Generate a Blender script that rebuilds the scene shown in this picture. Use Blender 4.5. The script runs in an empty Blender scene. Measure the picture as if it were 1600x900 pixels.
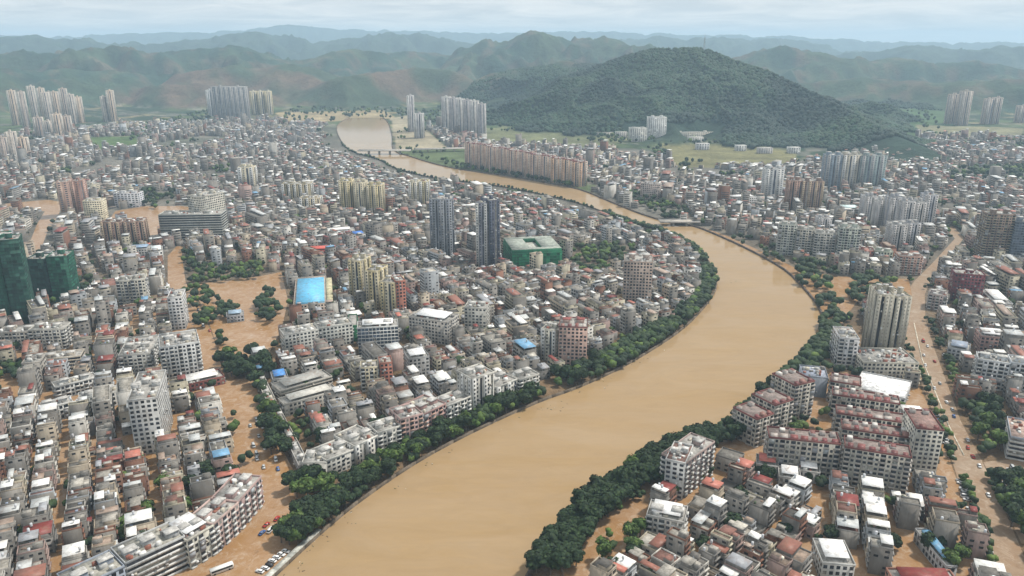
import bpy, math, random
import numpy as np
from math import sin, cos, tan, atan2, pi, radians, sqrt
R = random.Random(7)
scene = bpy.context.scene
col = scene.collection

# ---------------------------------------------------------------- camera
H = 250.0; FOC = 1200.0; PITCH = radians(17.8)
cd = bpy.data.cameras.new('camera'); cam = bpy.data.objects.new('camera', cd); col.objects.link(cam)
cam.location = (0, 0, H); cam.rotation_euler = (pi/2 - PITCH, 0, 0)
cd.sensor_width = 36; cd.lens = 36*FOC/1600; cd.clip_start = 1; cd.clip_end = 60000
scene.camera = cam
# ---------------------------------------------------------------- light
SUN_EL, SUN_AZ = radians(58), radians(62)      # azimuth clockwise from +Y
w = bpy.data.worlds.new("World"); scene.world = w; w.use_nodes = True
nt = w.node_tree; N = nt.nodes; L = nt.links; N.clear()
out = N.new('ShaderNodeOutputWorld'); bg = N.new('ShaderNodeBackground'); bg.inputs[1].default_value = 0.1
sky = N.new('ShaderNodeTexSky'); sky.sky_type = 'NISHITA'; sky.sun_disc = False
sky.sun_elevation = SUN_EL; sky.sun_rotation = SUN_AZ; sky.altitude = 100; sky.dust_density = 2.5
tc = N.new('ShaderNodeTexCoord'); sep = N.new('ShaderNodeSeparateXYZ'); L.new(tc.outputs['Generated'], sep.inputs[0])
def wm(op, a, b=None, cl=False):
    m = N.new('ShaderNodeMath'); m.operation = op; m.use_clamp = cl
    for i, v in enumerate((a, b)):
        if v is None: continue
        if isinstance(v, (int, float)): m.inputs[i].default_value = v
        else: L.new(v, m.inputs[i])
    return m.outputs[0]
zz = wm('MAXIMUM', wm('ADD', sep.outputs[2], 0.075), 0.02)
cv = N.new('ShaderNodeCombineXYZ')
L.new(wm('DIVIDE', sep.outputs[0], zz), cv.inputs[0]); L.new(wm('DIVIDE', sep.outputs[1], zz), cv.inputs[1])
def wnoise(scale, det, rough, dist=0.3):
    n = N.new('ShaderNodeTexNoise'); n.inputs['Scale'].default_value = scale; n.inputs['Detail'].default_value = det
    n.inputs['Roughness'].default_value = rough; n.inputs['Distortion'].default_value = dist
    L.new(cv.outputs[0], n.inputs['Vector']); return n.outputs[0]
n1 = wnoise(0.3, 6, 0.6, .6); n2 = wnoise(0.9, 7, 0.62, .8)
cover = N.new('ShaderNodeMapRange'); L.new(wm('ADD', wm('MULTIPLY', n1, 0.7), wm('MULTIPLY', n2, 0.3)), cover.inputs[0])
cover.inputs[1].default_value = 0.28; cover.inputs[2].default_value = 0.52; cover.inputs[3].default_value = 0.85; cover.inputs[4].default_value = 1.0
cr = N.new('ShaderNodeMix'); cr.data_type = 'RGBA'
cb = N.new('ShaderNodeMapRange'); L.new(n2, cb.inputs[0]); cb.inputs[1].default_value = 0.35; cb.inputs[2].default_value = 0.7
L.new(cb.outputs[0], cr.inputs[0])
cr.inputs[6].default_value = (6.0, 6.5, 6.8, 1); cr.inputs[7].default_value = (8.6, 8.6, 8.4, 1)
mx = N.new('ShaderNodeMix'); mx.data_type = 'RGBA'
L.new(cover.outputs[0], mx.inputs[0]); L.new(sky.outputs[0], mx.inputs[6]); L.new(cr.outputs[2], mx.inputs[7])
L.new(mx.outputs[2], bg.inputs[0]); L.new(bg.outputs[0], out.inputs[0])
sd = bpy.data.lights.new('sun', 'SUN'); sun = bpy.data.objects.new('sun', sd); col.objects.link(sun)
sd.energy = 4.2; sd.angle = radians(5); sd.color = (1.0, 0.94, 0.85)
sun.rotation_euler = (pi/2 - SUN_EL, 0, pi - SUN_AZ + 0)   # fixed below by direction
from mathutils import Vector
sdir = Vector((sin(SUN_AZ)*cos(SUN_EL), cos(SUN_AZ)*cos(SUN_EL), sin(SUN_EL)))
sun.rotation_euler = sdir.to_track_quat('Z', 'Y').to_euler()
scene.view_settings.view_transform = 'Standard'; scene.view_settings.look = 'None'
scene.view_settings.exposure = 0.2; scene.view_settings.gamma = 1.0
scene.cycles.max_bounces = 5; scene.cycles.diffuse_bounces = 2; scene.cycles.glossy_bounces = 2
scene.cycles.volume_bounces = 1; scene.cycles.transmission_bounces = 2

# ---------------------------------------------------------------- picking places: photo measurements turned into ground positions once
CP, SP = cos(PITCH), sin(PITCH)
def G(px, py, z=0.0):
    u = (px-800)/FOC; v = (450-py)/FOC
    dy = CP + SP*v; dz = -SP + CP*v
    t = (z-H)/dz
    return (u*t, dy*t)
def proj(x, y, z=0.0):
    rz = z-H
    d = y*CP - rz*SP; up = y*SP + rz*CP
    return (800+FOC*x/d, 450-FOC*up/d)
def height_at(x, y, py):
    v = (450-py)/FOC; dy = CP+SP*v; dz = -SP+CP*v
    return H + y/dy*dz
def at_dist(px, py, D):
    u = (px-800)/FOC; v = (450-py)/FOC
    dy = CP+SP*v; dz = -SP+CP*v; n = D/sqrt(u*u+dy*dy)
    return (u*n, dy*n, H+dz*n)
def inpoly(xs, ys, poly):
    xs = np.asarray(xs, float); ys = np.asarray(ys, float); r = np.zeros(xs.shape, bool)
    n = len(poly)
    for i in range(n):
        x1, y1 = poly[i]; x2, y2 = poly[(i+1) % n]
        if y1 == y2: continue
        c = ((y1 > ys) != (y2 > ys)) & (xs < (x2-x1)*(ys-y1)/(y2-y1)+x1)
        r ^= c
    return r
def gp(poly): return [G(*p) for p in poly]

# ---------------------------------------------------------------- materials
def new_mat(name):
    m = bpy.data.materials.new(name); m.use_nodes = True
    n = m.node_tree.nodes; l = m.node_tree.links
    return m, n, l, n['Principled BSDF']
def noise(n, l, vec, scale, det=4, rough=0.6, dist=0.0):
    t = n.new('ShaderNodeTexNoise'); t.inputs['Scale'].default_value = scale; t.inputs['Detail'].default_value = det
    t.inputs['Roughness'].default_value = rough; t.inputs['Distortion'].default_value = dist
    l.new(vec, t.inputs['Vector']); return t.outputs[0]
def ramp(n, l, f, a, b, lo, hi):
    t = n.new('ShaderNodeMapRange'); l.new(f, t.inputs[0])
    for i, v in zip((1, 2, 3, 4), (a, b, lo, hi)): t.inputs[i].default_value = v
    return t.outputs[0]
def mul(n, l, c, f):
    t = n.new('ShaderNodeVectorMath'); t.operation = 'SCALE'; l.new(c, t.inputs[0]); l.new(f, t.inputs['Scale']); return t.outputs[0]
def mixc(n, l, f, a, b):
    t = n.new('ShaderNodeMix'); t.data_type = 'RGBA'
    if isinstance(f, float): t.inputs[0].default_value = f
    else: l.new(f, t.inputs[0])
    for i, v in ((6, a), (7, b)):
        if isinstance(v, tuple): t.inputs[i].default_value = v+(1,)
        else: l.new(v, t.inputs[i])
    return t.outputs[2]
def surf(name, rough=0.85, big=(0.35, 0.68, 0.8, 1.12), fine=(0.3, 0.7, 0.85, 1.12), bs=0.12, fs=1.1, streak=False, stain=0.0, stainc=(0.12, 0.1, 0.08), metal=0.0):
    m, n, l, b = new_mat(name)
    a = n.new('ShaderNodeAttribute'); a.attribute_name = 'Col'
    g = n.new('ShaderNodeNewGeometry')
    vec = g.outputs['Position']
    if streak:
        mp = n.new('ShaderNodeMapping'); mp.inputs['Scale'].default_value = (1, 1, 0.16); l.new(vec, mp.inputs[0]); vs = mp.outputs[0]
    else: vs = vec
    c = mul(n, l, a.outputs['Color'], ramp(n, l, noise(n, l, vec, bs), *big))
    c = mul(n, l, c, ramp(n, l, noise(n, l, vs, fs, 5, 0.65), *fine))
    if stain > 0:
        s = ramp(n, l, noise(n, l, vs, fs*0.35, 6, 0.7, 0.6), 0.5, 0.68, 0.0, stain)
        c = mixc(n, l, s, c, stainc)
    l.new(c, b.inputs['Base Color'])
    b.inputs['Roughness'].default_value = rough; b.inputs['Metallic'].default_value = metal
    b.inputs['Specular IOR Level'].default_value = 0.3
    return m
M_wall = surf('painted_wall', 0.85, streak=True, stain=0.45, fs=0.9)
M_roof = surf('concrete_roof', 0.9, big=(0.3, 0.7, 0.6, 1.3), fine=(0.3, 0.7, 0.7, 1.25), bs=0.25, stain=0.6, fs=0.8, stainc=(0.09, 0.085, 0.075))
M_tin = surf('sheet_metal', 0.5, big=(0.3, 0.7, 0.75, 1.12), bs=0.3, stain=0.55, fs=0.7, stainc=(0.2, 0.12, 0.08))
M_glass = surf('window_glass', 0.2, big=(0.3, 0.7, 0.5, 1.6), bs=0.35, fine=(0.3, 0.7, 0.6, 1.5), fs=0.9)
M_leaf = surf('foliage', 0.75, big=(0.3, 0.7, 0.7, 1.35), fine=(0.3, 0.7, 0.55, 1.5), bs=0.06, fs=1.3)
M_bark = surf('bark', 0.9)
M_net = surf('scaffold_net', 0.8, fs=0.5, fine=(0.3, 0.7, 0.6, 1.35), streak=True)
M_paint = surf('car_paint', 0.25, big=(0, 1, 1, 1), fine=(0, 1, 1, 1))
MATS = [M_wall, M_roof, M_tin, M_glass, M_leaf, M_bark, M_net, M_paint]
WALL, ROOF, TIN, GLASS, LEAF, BARK, NET, PAINT = range(8)

def ground_mat():
    m, n, l, b = new_mat('ground')
    a = n.new('ShaderNodeAttribute'); a.attribute_name = 'Col'
    g = n.new('ShaderNodeNewGeometry'); v = g.outputs['Position']
    c = mul(n, l, a.outputs['Color'], ramp(n, l, noise(n, l, v, 0.012, 6, 0.65, 0.4), 0.3, 0.7, 0.6, 1.35))
    c = mul(n, l, c, ramp(n, l, noise(n, l, v, 0.09, 5, 0.7), 0.3, 0.7, 0.7, 1.3))
    l.new(c, b.inputs['Base Color']); b.inputs['Roughness'].default_value = 0.9; b.inputs['Specular IOR Level'].default_value = 0.2
    bp = n.new('ShaderNodeBump'); bp.inputs['Distance'].default_value = 22; bp.inputs['Strength'].default_value = 0.9
    l.new(noise(n, l, v, 0.012, 8, 0.72), bp.inputs['Height']); l.new(bp.outputs[0], b.inputs['Normal'])
    return m
def water_mat(name, c1, c2, c3, s1, rough, bump):
    m, n, l, b = new_mat(name)
    g = n.new('ShaderNodeNewGeometry'); v = g.outputs['Position']
    mp = n.new('ShaderNodeMapping'); mp.inputs['Rotation'].default_value = (0, 0, -0.75); mp.inputs['Scale'].default_value = (.45, 1.5, 1) if 'river' in name else (1, 1, 1); l.new(v, mp.inputs[0]); v = mp.outputs[0]
    f1 = ramp(n, l, noise(n, l, v, s1, 5, 0.6, 1.2), 0.35, 0.65, 0, 1)
    f2 = ramp(n, l, noise(n, l, v, s1*5, 5, 0.7, 0.8), 0.4, 0.75, 0, 0.8)
    c = mixc(n, l, f1, c1, c2); c = mixc(n, l, f2, c, c3)
    if 'river' not in name: c = mixc(n, l, ramp(n, l, noise(n, l, v, 0.16, 7, 0.75, 1.0), 0.5, 0.66, 0, 0.6), c, (.40, .33, .26)); c = mixc(n, l, ramp(n, l, noise(n, l, v, 0.3, 5, 0.7, 0.5), 0.6, 0.7, 0, 0.5), c, (.16, .10, .06))
    else: c = mul(n, l, c, ramp(n, l, noise(n, l, v, 0.05, 8, 0.75, 1.5), 0.3, 0.7, 0.93, 1.07))
    l.new(c, b.inputs['Base Color']); b.inputs['Roughness'].default_value = rough; b.inputs['IOR'].default_value = 1.33; b.inputs['Specular IOR Level'].default_value = 0.14
    bp = n.new('ShaderNodeBump'); bp.inputs['Distance'].default_value = 0.25; bp.inputs['Strength'].default_value = bump
    l.new(noise(n, l, g.outputs['Position'], 0.35, 4, 0.6, 0.5), bp.inputs['Height']); l.new(bp.outputs[0], b.inputs['Normal'])
    return m
M_ground = ground_mat()
M_river = water_mat('muddy_river_water', (0.278, 0.193, 0.107), (0.30, 0.216, 0.128), (0.272, 0.178, 0.078), 0.004, 0.07, 0.12)
M_flood = water_mat('flood_water', (0.27, 0.155, 0.066), (0.32, 0.215, 0.135), (0.22, 0.11, 0.038), 0.02, 0.2, 0.2)
M_road = water_mat('muddy_road', (0.28, 0.215, 0.155), (0.25, 0.165, 0.10), (0.20, 0.13, 0.08), 0.03, 0.45, 0.2)

# ---------------------------------------------------------------- mesh collector
class Acc:
    def __init__(s): s.v = []; s.f = []; s.m = []; s.c = []
    def quad(s, a, b, c, d, colr, mat):
        i = len(s.v); s.v += (a, b, c, d); s.f.append((i, i+1, i+2, i+3)); s.m.append(mat); s.c.append(colr)
    def box(s, F, x0, x1, y0, y1, z0, z1, colr, mat, top=None, topmat=None, bottom=False, z1b=None):
        ox, oy, c, sn = F
        def p(x, y, z): return (ox+x*c-y*sn, oy+x*sn+y*c, z)
        zb = z1 if z1b is None else z1b
        i = len(s.v)
        s.v += (p(x0, y0, z0), p(x1, y0, z0), p(x1, y1, z0), p(x0, y1, z0), p(x0, y0, z1), p(x1, y0, z1), p(x1, y1, zb), p(x0, y1, zb))
        s.f += ((i, i+1, i+5, i+4), (i+1, i+2, i+6, i+5), (i+2, i+3, i+7, i+6), (i+3, i, i+4, i+7), (i+4, i+5, i+6, i+7))
        s.m += [mat]*4 + [mat if topmat is None else topmat]; s.c += [colr]*4 + [colr if top is None else top]
        if bottom: s.f.append((i+3, i+2, i+1, i)); s.m.append(mat); s.c.append(colr)
    def pane(s, F, face, L0, L1, z0, z1, dims, off, colr, mat=GLASS):
        # a pane just proud of a face of the box dims = (x0, x1, y0, y1)
        ox, oy, c, sn = F; x0, x1, y0, y1 = dims
        def p(x, y, z): return (ox+x*c-y*sn, oy+x*sn+y*c, z)
        if face == 0: y = y0-off; a = (x0+L0, y); b = (x0+L1, y)
        elif face == 1: x = x1+off; a = (x, y0+L0); b = (x, y0+L1)
        elif face == 2: y = y1+off; a = (x1-L0, y); b = (x1-L1, y)
        else: x = x0-off; a = (x, y1-L0); b = (x, y1-L1)
        s.quad(p(*a, z0), p(*b, z0), p(*b, z1), p(*a, z1), colr, mat)
    def slab(s, F, face, L0, L1, z0, z1, dims, prot, colr, mat=WALL):
        x0, x1, y0, y1 = dims
        if face == 0: s.box(F, x0+L0, x0+L1, y0-prot, y0, z0, z1, colr, mat, bottom=True)
        elif face == 1: s.box(F, x1, x1+prot, y0+L0, y0+L1, z0, z1, colr, mat, bottom=True)
        elif face == 2: s.box(F, x1-L1, x1-L0, y1, y1+prot, z0, z1, colr, mat, bottom=True)
        else: s.box(F, x0-prot, x0, y1-L1, y1-L0, z0, z1, colr, mat, bottom=True)
    def cyl(s, F, cx, cy, r, z0, z1, colr, mat, n=8, r2=None):
        ox, oy, c, sn = F; r2 = r if r2 is None else r2
        def p(x, y, z): return (ox+x*c-y*sn, oy+x*sn+y*c, z)
        i = len(s.v)
        for k in range(n):
            a = 2*pi*k/n; s.v.append(p(cx+r*cos(a), cy+r*sin(a), z0))
        for k in range(n):
            a = 2*pi*k/n; s.v.append(p(cx+r2*cos(a), cy+r2*sin(a), z1))
        for k in range(n):
            k2 = (k+1) % n; s.f.append((i+k, i+k2, i+n+k2, i+n+k)); s.m.append(mat); s.c.append(colr)
        s.f.append(tuple(i+n+k for k in range(n))); s.m.append(mat); s.c.append(colr)
    def raw(s, V, Fs, colr, mat):
        i = len(s.v); s.v += [tuple(x) for x in V]
        for f in Fs: s.f.append(tuple(i+k for k in f)); s.m.append(mat); s.c.append(colr)
    def mesh(s, name, mats=None):
        me = bpy.data.meshes.new(name)
        used = sorted(set(s.m)); idx = {m: i for i, m in enumerate(used)}
        for m in used: me.materials.append((mats or MATS)[m])
        v = np.array(s.v, np.float32); cnt = np.fromiter((len(f) for f in s.f), np.int32, len(s.f))
        flat = np.fromiter((k for f in s.f for k in f), np.int32, int(cnt.sum()))
        me.vertices.add(len(v)); me.vertices.foreach_set('co', v.ravel())
        me.loops.add(len(flat)); me.loops.foreach_set('vertex_index', flat)
        me.polygons.add(len(cnt)); st = np.zeros(len(cnt), np.int32); st[1:] = np.cumsum(cnt)[:-1]
        me.polygons.foreach_set('loop_start', st)
        me.polygons.foreach_set('material_index', np.array([idx[m] for m in s.m], np.int32))
        me.update(calc_edges=True)
        at = me.attributes.new('Col', 'FLOAT_COLOR', 'FACE')
        cc = np.ones((len(cnt), 4), np.float32); cc[:, :3] = np.array(s.c, np.float32); at.data.foreach_set('color', cc.ravel())
        return me
I0 = (0.0, 0.0, 1.0, 0.0)
def add(name, data, parent=None, loc=None, rz=None, kind=None):
    o = bpy.data.objects.new(name, data); col.objects.link(o)
    if parent is not None: o.parent = parent
    if loc is not None: o.location = loc
    if rz is not None: o.rotation_euler = (0, 0, rz)
    if kind: o['kind'] = kind
    return o
USED = {}
def tag(o, label, cat, group=None):
    o['label'] = label; o['category'] = cat
    if group: o['group'] = group
    USED[label] = USED.get(label, 0)+1
    return o
def shade(c, f): return (c[0]*f, c[1]*f, c[2]*f)
def jit(c, a=0.1):
    f = 1+R.uniform(-a, a); return (c[0]*f*(1+R.uniform(-.04, .04)), c[1]*f, c[2]*f*(1+R.uniform(-.05, .05)))
ORD = ['', 'first', 'second', 'third', 'fourth', 'fifth', 'sixth', 'seventh', 'eighth', 'ninth', 'tenth', 'eleventh', 'twelfth', 'thirteenth', 'fourteenth', 'fifteenth', 'sixteenth', 'seventeenth', 'eighteenth', 'nineteenth', 'twentieth']
for t_, n_ in (('twenty', 'twentieth'), ('thirty', 'thirtieth'), ('forty', 'fortieth'), ('fifty', 'fiftieth'), ('sixty', 'sixtieth'), ('seventy', 'seventieth'), ('eighty', 'eightieth'), ('ninety', 'ninetieth'), ('hundred', 'hundredth')):
    if len(ORD) % 10 == 0: ORD.append(n_)
    ORD += [t_+'-'+ORD[k] for k in range(1, 10)]
NUMW = ['zero', 'one', 'two', 'three', 'four', 'five', 'six', 'seven', 'eight', 'nine', 'ten', 'eleven', 'twelve']

# ---------------------------------------------------------------- value noise for terrain
_rs = np.random.RandomState(11); LAT = _rs.rand(256, 256).astype(np.float32)
def vn(x, y):
    xi = np.floor(x).astype(int); yi = np.floor(y).astype(int); fx = x-xi; fy = y-yi
    fx = fx*fx*(3-2*fx); fy = fy*fy*(3-2*fy)
    a = LAT[xi & 255, yi & 255]; b = LAT[(xi+1) & 255, yi & 255]; c = LAT[xi & 255, (yi+1) & 255]; d = LAT[(xi+1) & 255, (yi+1) & 255]
    return (a*(1-fx)+b*fx)*(1-fy)+(c*(1-fx)+d*fx)*fy
def fbm(x, y, o=4):
    r = 0; a = 0.5; t = 0
    for k in range(o): r = r+a*vn(x*2**k+17.3*k, y*2**k+9.1*k); t += a; a *= 0.5
    return r/t

# ---------------------------------------------------------------- hills
MAIN = [(1450, 232, 1930), (1420, 220, 1960), (1370, 200, 2080), (1320, 172, 2200), (1260, 141, 2350), (1200, 113, 2450), (1145, 96, 2550), (1112, 81, 2600), (1090, 77, 2600), (1020, 77, 2650), (985, 86, 2700), (940, 101, 2760), (890, 118, 2850), (850, 140, 2900)]
RIDGES = [
 (MAIN, 110, 2.0, 0),
 ([(850, 185, 2300), (900, 165, 2400), (960, 150, 2450), (1020, 120, 2500)], 60, 1.7, 0),
 ([(700, 165, 3100), (760, 140, 3250), (820, 108, 3300), (880, 100, 3300), (940, 102, 3200)], 90, 2.6, 1),
 ([(690, 110, 4300), (735, 88, 4500), (770, 72, 4600), (822, 57, 4600), (850, 62, 4600), (880, 53, 4600), (925, 65, 4700), (965, 65, 4700), (985, 78, 4700), (1010, 96, 4700)], 100, 2.8, 1),
 ([(560, 118, 3500), (620, 108, 3600), (680, 112, 3700), (740, 128, 3500), (800, 165, 2900)], 80, 2.6, 2),
 ([(-100, 92, 4700), (0, 88, 4700), (70, 90, 4600), (130, 75, 4600), (200, 90, 4600), (290, 88, 4500), (360, 79, 4500), (430, 94, 4500), (510, 90, 4500), (560, 86, 4700), (640, 88, 4900), (700, 92, 5000)], 120, 3.2, 1),
 ([(300, 118, 3700), (380, 108, 3800), (460, 106, 3800), (540, 112, 3700), (600, 122, 3500)], 80, 2.8, 2),
 ([(-150, 118, 3900), (0, 112, 3900), (100, 110, 3900), (190, 118, 3900)], 80, 2.6, 1),
 ([(-200, 66, 8200), (0, 67, 8200), (50, 60, 8000), (130, 69, 8000), (240, 70, 8000), (330, 62, 8000), (400, 54, 8000), (470, 66, 8200), (540, 66, 8000), (625, 53, 8000), (670, 61, 8000), (720, 68, 8000)], 200, 3.4, 3),
 ([(-300, 57, 14500), (100, 58, 14500), (380, 50, 14500), (450, 41, 14500), (520, 47, 14500), (640, 50, 14000), (760, 54, 14000), (960, 50, 14000), (1050, 55, 14000), (1230, 58, 13500), (1400, 68, 13500), (1700, 70, 13500)], 300, 3.4, 3),
 ([(950, 62, 9000), (1030, 60, 9000), (1110, 63, 9000), (1200, 60, 9500), (1250, 66, 9500)], 200, 3.4, 3),
 ([(1150, 100, 4600), (1180, 92, 4600), (1225, 80, 4500), (1290, 92, 4500), (1340, 108, 4500), (1400, 98, 4600), (1450, 108, 4700), (1510, 100, 4700), (1600, 108, 4700), (1700, 100, 4700)], 110, 2.9, 1),
 ([(1280, 94, 7500), (1350, 84, 7500), (1440, 76, 7500), (1500, 82, 7500), (1560, 78, 7500), (1680, 78, 7500)], 170, 3.4, 3),
 ([(1250, 130, 3700), (1330, 126, 3700), (1420, 130, 3700), (1520, 128, 3600), (1650, 124, 3600)], 60, 2.4, 1),
]
RP = [([at_dist(*p) for p in r[0]], r[1], r[2], r[3]) for r in RIDGES]
def terrain(x, y):
    h = np.zeros_like(x); cls = np.full(x.shape, -1)
    wob = (fbm(x/420, y/420)-0.5); spur = np.abs(fbm(x/260+5, y/260+3, 3)-0.5)*3.2-.25; spur2 = np.abs(fbm(x/380+15, y/380+3, 5)-0.5)*3.4-.25
    for pts, w0, k, c in RP:
        best = np.zeros_like(x)
        for i in range(len(pts)-1):
            ax, ay, az = pts[i]; bx, by, bz = pts[i+1]
            dx, dy = bx-ax, by-ay; L2 = dx*dx+dy*dy
            t = np.clip(((x-ax)*dx+(y-ay)*dy)/L2, 0, 1)
            d = np.hypot(x-ax-t*dx, y-ay-t*dy); hc = np.maximum(az+(bz-az)*t, 4)
            wd = w0+k*hc
            q = np.clip(d/wd*(1+0.9*wob)+(0.40 if c == 0 else 0.62)*(spur if c == 0 else spur2)*np.clip(d/wd*3, 0, 1), 0, 1)
            f = 0.5*(1+np.cos(pi*q)); f = (0.55*f+0.45*(1-q)**1.1) if c != 0 else (1-q)**1.45
            best = np.maximum(best, hc*f)
        up = best > h; cls = np.where(up & (best > 3), c, cls); h = np.maximum(h, best)
    return h, cls
def build_ground():
    r = np.concatenate([[1.0], np.linspace(60, 1500, 40), np.geomspace(1520, 19000, 330)])
    az = np.concatenate([np.linspace(-40, 40, 460), np.linspace(41.5, 318.5, 70)])
    az = np.radians(az)
    RR, AA = np.meshgrid(r, az, indexing='ij'); X = (RR*np.sin(AA)); Y = RR*np.cos(AA)
    Z, C = terrain(X, Y); Z = Z+np.where(Z > 3, (fbm(X/90, Y/90)-0.5)*np.clip(Z*0.12, 0, 14), 0)+np.where(RR > 3000, (0.5-np.abs(fbm(X/360, Y/360, 6)-.5)*3)*np.clip(Z*.42, 0, 75)*np.clip((RR-3000)/600, 0, 1), 0)
    Z = np.where(RR < 1500, 0, Z)
    nr, na = X.shape
    V = np.stack([X, Y, Z], -1).reshape(-1, 3).astype(np.float32)
    i = np.arange(nr-1)[:, None]; j = np.arange(na)[None, :]; j2 = (j+1) % na
    F = np.stack([i*na+j, i*na+j2, (i+1)*na+j2, (i+1)*na+j], -1).reshape(-1, 4).astype(np.int32)
    me = bpy.data.meshes.new('ground')
    me.vertices.add(len(V)); me.vertices.foreach_set('co', V.ravel())
    me.loops.add(F.size); me.loops.foreach_set('vertex_index', F[:, ::-1].ravel())
    me.polygons.add(len(F)); me.polygons.foreach_set('loop_start', np.arange(0, F.size, 4, dtype=np.int32))
    me.polygons.foreach_set('use_smooth', np.ones(len(F), bool))
    me.update(calc_edges=True); me.materials.append(M_ground)
    c = np.zeros((nr, na, 4), np.float32); c[..., 3] = 1
    n1 = fbm(X/180, Y/180); n2 = fbm(X/60+9, Y/60); n3 = fbm(X/500+4, Y/500+2)
    mud = np.array([0.17, 0.115, 0.066]); grey = np.array([0.15, 0.14, 0.12]); grn = np.array([0.022, 0.045, 0.020]); fld = np.array([0.07, 0.10, 0.04]); tan_ = np.array([0.28, 0.22, 0.12])
    def mixn(a, b, t): return a*(1-t[..., None])+b*t[..., None]
    sm = lambda v, a, b: np.clip((v-a)/(b-a), 0, 1)
    base = mixn(mud, grey, sm(RR, 650, 1150))
    wild = mixn(grn, fld, sm(n1, 0.45, 0.6)); wild = mixn(wild, tan_, sm(n2, 0.62, 0.72)*0.7)
    wild = mixn(wild, np.array([0.22, 0.2, 0.18]), sm(fbm(X/40, Y/40+7), 0.6, 0.68)*sm(RR, 1600, 2000)*0.6)
    D = proj(X, np.maximum(Y, 60)); cityp = inpoly(D[0], D[1], CITY_PX) & (Y > 60)
    wildm = np.where(cityp, sm(RR, 1900, 2400)*0.5, sm(RR, 1150, 1350))
    c[..., :3] = mixn(base, wild, wildm)
    for poly, cc in FIELDS:
        m = inpoly(D[0], D[1], poly) & (Y > 60); c[m, :3] = (np.array(cc)*(0.75+0.5*n2[m][:, None]))
    forest = np.array([0.020, 0.044, 0.030]); brown = np.array([0.135, 0.09, 0.065]); g2 = np.array([0.040, 0.064, 0.036])
    for k in range(4):
        m = C == k
        if k == 0: cc = mixn(forest, g2, sm(n1, 0.5, 0.7)*0.5)
        elif k == 1: cc = mixn(forest*1.3, g2*1.2, sm(n1, 0.4, 0.6)); cc = mixn(cc, brown, sm(n2, 0.52, 0.7)*0.55)
        elif k == 2: cc = mixn(g2, brown, sm(n1, 0.42, 0.6)*0.8)
        else: cc = mixn(g2, forest, n1)
        fade = np.clip(Z/8, 0, 1)
        cur = c[..., :3]; c[..., :3] = np.where(m[..., None], mixn(cur, cc, fade), cur)
    at = me.attributes.new('Col', 'FLOAT_COLOR', 'POINT'); at.data.foreach_set('color', c.reshape(-1))
    add('ground', me, kind='structure')

# ---------------------------------------------------------------- map of the town (photo outlines, at ground level)
BANK_L = [(395, 935), (430, 903), (500, 838), (560, 788), (650, 726), (740, 677), (840, 631), (900, 609), (960, 582), (1010, 554), (1060, 521), (1090, 494), (1115, 462), (1120, 440), (1108, 410), (1085, 386), (1040, 363), (985, 348), (930, 327), (880, 312), (800, 295), (740, 286), (680, 279), (620, 264), (590, 249), (550, 237), (532, 218), (527, 197), (545, 184)]
BANK_R = [(598, 184), (606, 192), (612, 213), (614, 234), (640, 245), (700, 262), (780, 274), (850, 286), (905, 297), (950, 315), (1000, 335), (1050, 350), (1085, 355), (1130, 373), (1180, 397), (1225, 423), (1255, 452), (1277, 480), (1284, 505), (1270, 535), (1225, 585), (1175, 628), (1140, 662), (1080, 690), (1010, 722), (950, 762), (900, 800), (870, 830), (835, 880), (805, 935)]
RIVER = BANK_L + BANK_R
CITY_PX = [(-400, 1100), (-400, 225), (-60, 215), (150, 200), (330, 180), (450, 185), (527, 197), (600, 225), (860, 232), (1000, 235), (1200, 255), (1380, 240), (1700, 225), (2000, 300), (2000, 1100)]
AVENUE_W = [(276, 385), (262, 400), (262, 440), (288, 500), (310, 560), (343, 610), (378, 665), (410, 720), (414, 775), (372, 832), (312, 892), (250, 960), (360, 960), (430, 905), (500, 838), (520, 800), (500, 775), (470, 765), (462, 742), (440, 700), (412, 640), (395, 592), (352, 592), (338, 540), (318, 490), (290, 440), (284, 400), (286, 385)]
SQUARE = [(300, 445), (405, 432), (440, 425), (450, 470), (440, 515), (420, 552), (360, 595), (342, 550), (325, 500)]
AVENUE_E = [(1488, 352), (1506, 372), (1482, 404), (1456, 434), (1445, 460), (1446, 500), (1460, 545), (1480, 600), (1502, 660), (1534, 720), (1562, 780), (1592, 850), (1640, 960), (1590, 960), (1556, 900), (1514, 800), (1492, 735), (1478, 690), (1456, 640), (1436, 590), (1412, 540), (1408, 495), (1415, 460), (1428, 440), (1458, 410), (1492, 373), (1480, 359)]
QUAY_E = [(1085, 352), (1130, 366), (1190, 393), (1245, 420), (1300, 432), (1420, 436), (1425, 462), (1340, 470), (1318, 500), (1300, 560), (1270, 600), (1215, 600), (1270, 538), (1287, 505), (1278, 478), (1255, 448), (1225, 420), (1180, 394), (1130, 372)]
LAKE_W = [(165, 352), (180, 330), (225, 322), (285, 322), (335, 330), (330, 352), (250, 362), (235, 378), (228, 352)]
LAKE_NW = [(-20, 336), (10, 318), (75, 312), (97, 316), (92, 335), (75, 360), (60, 400), (38, 400), (58, 350), (70, 330), (40, 330)]
LOT_E = [(1375, 830), (1400, 775)]
LOT_SE = [(1536, 722), (1620, 715), (1660, 850), (1596, 850), (1564, 780)]
MUD_NE = [(1180, 392), (1230, 398), (1300, 432), (1245, 422)]
POOL1 = [(-40, 585), (40, 578), (55, 612), (10, 628), (-40, 630)]
PINKBANK = [(612, 235), (725, 232), (905, 280), (940, 296), (905, 300), (850, 288), (780, 276), (700, 264), (640, 246)]
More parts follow.
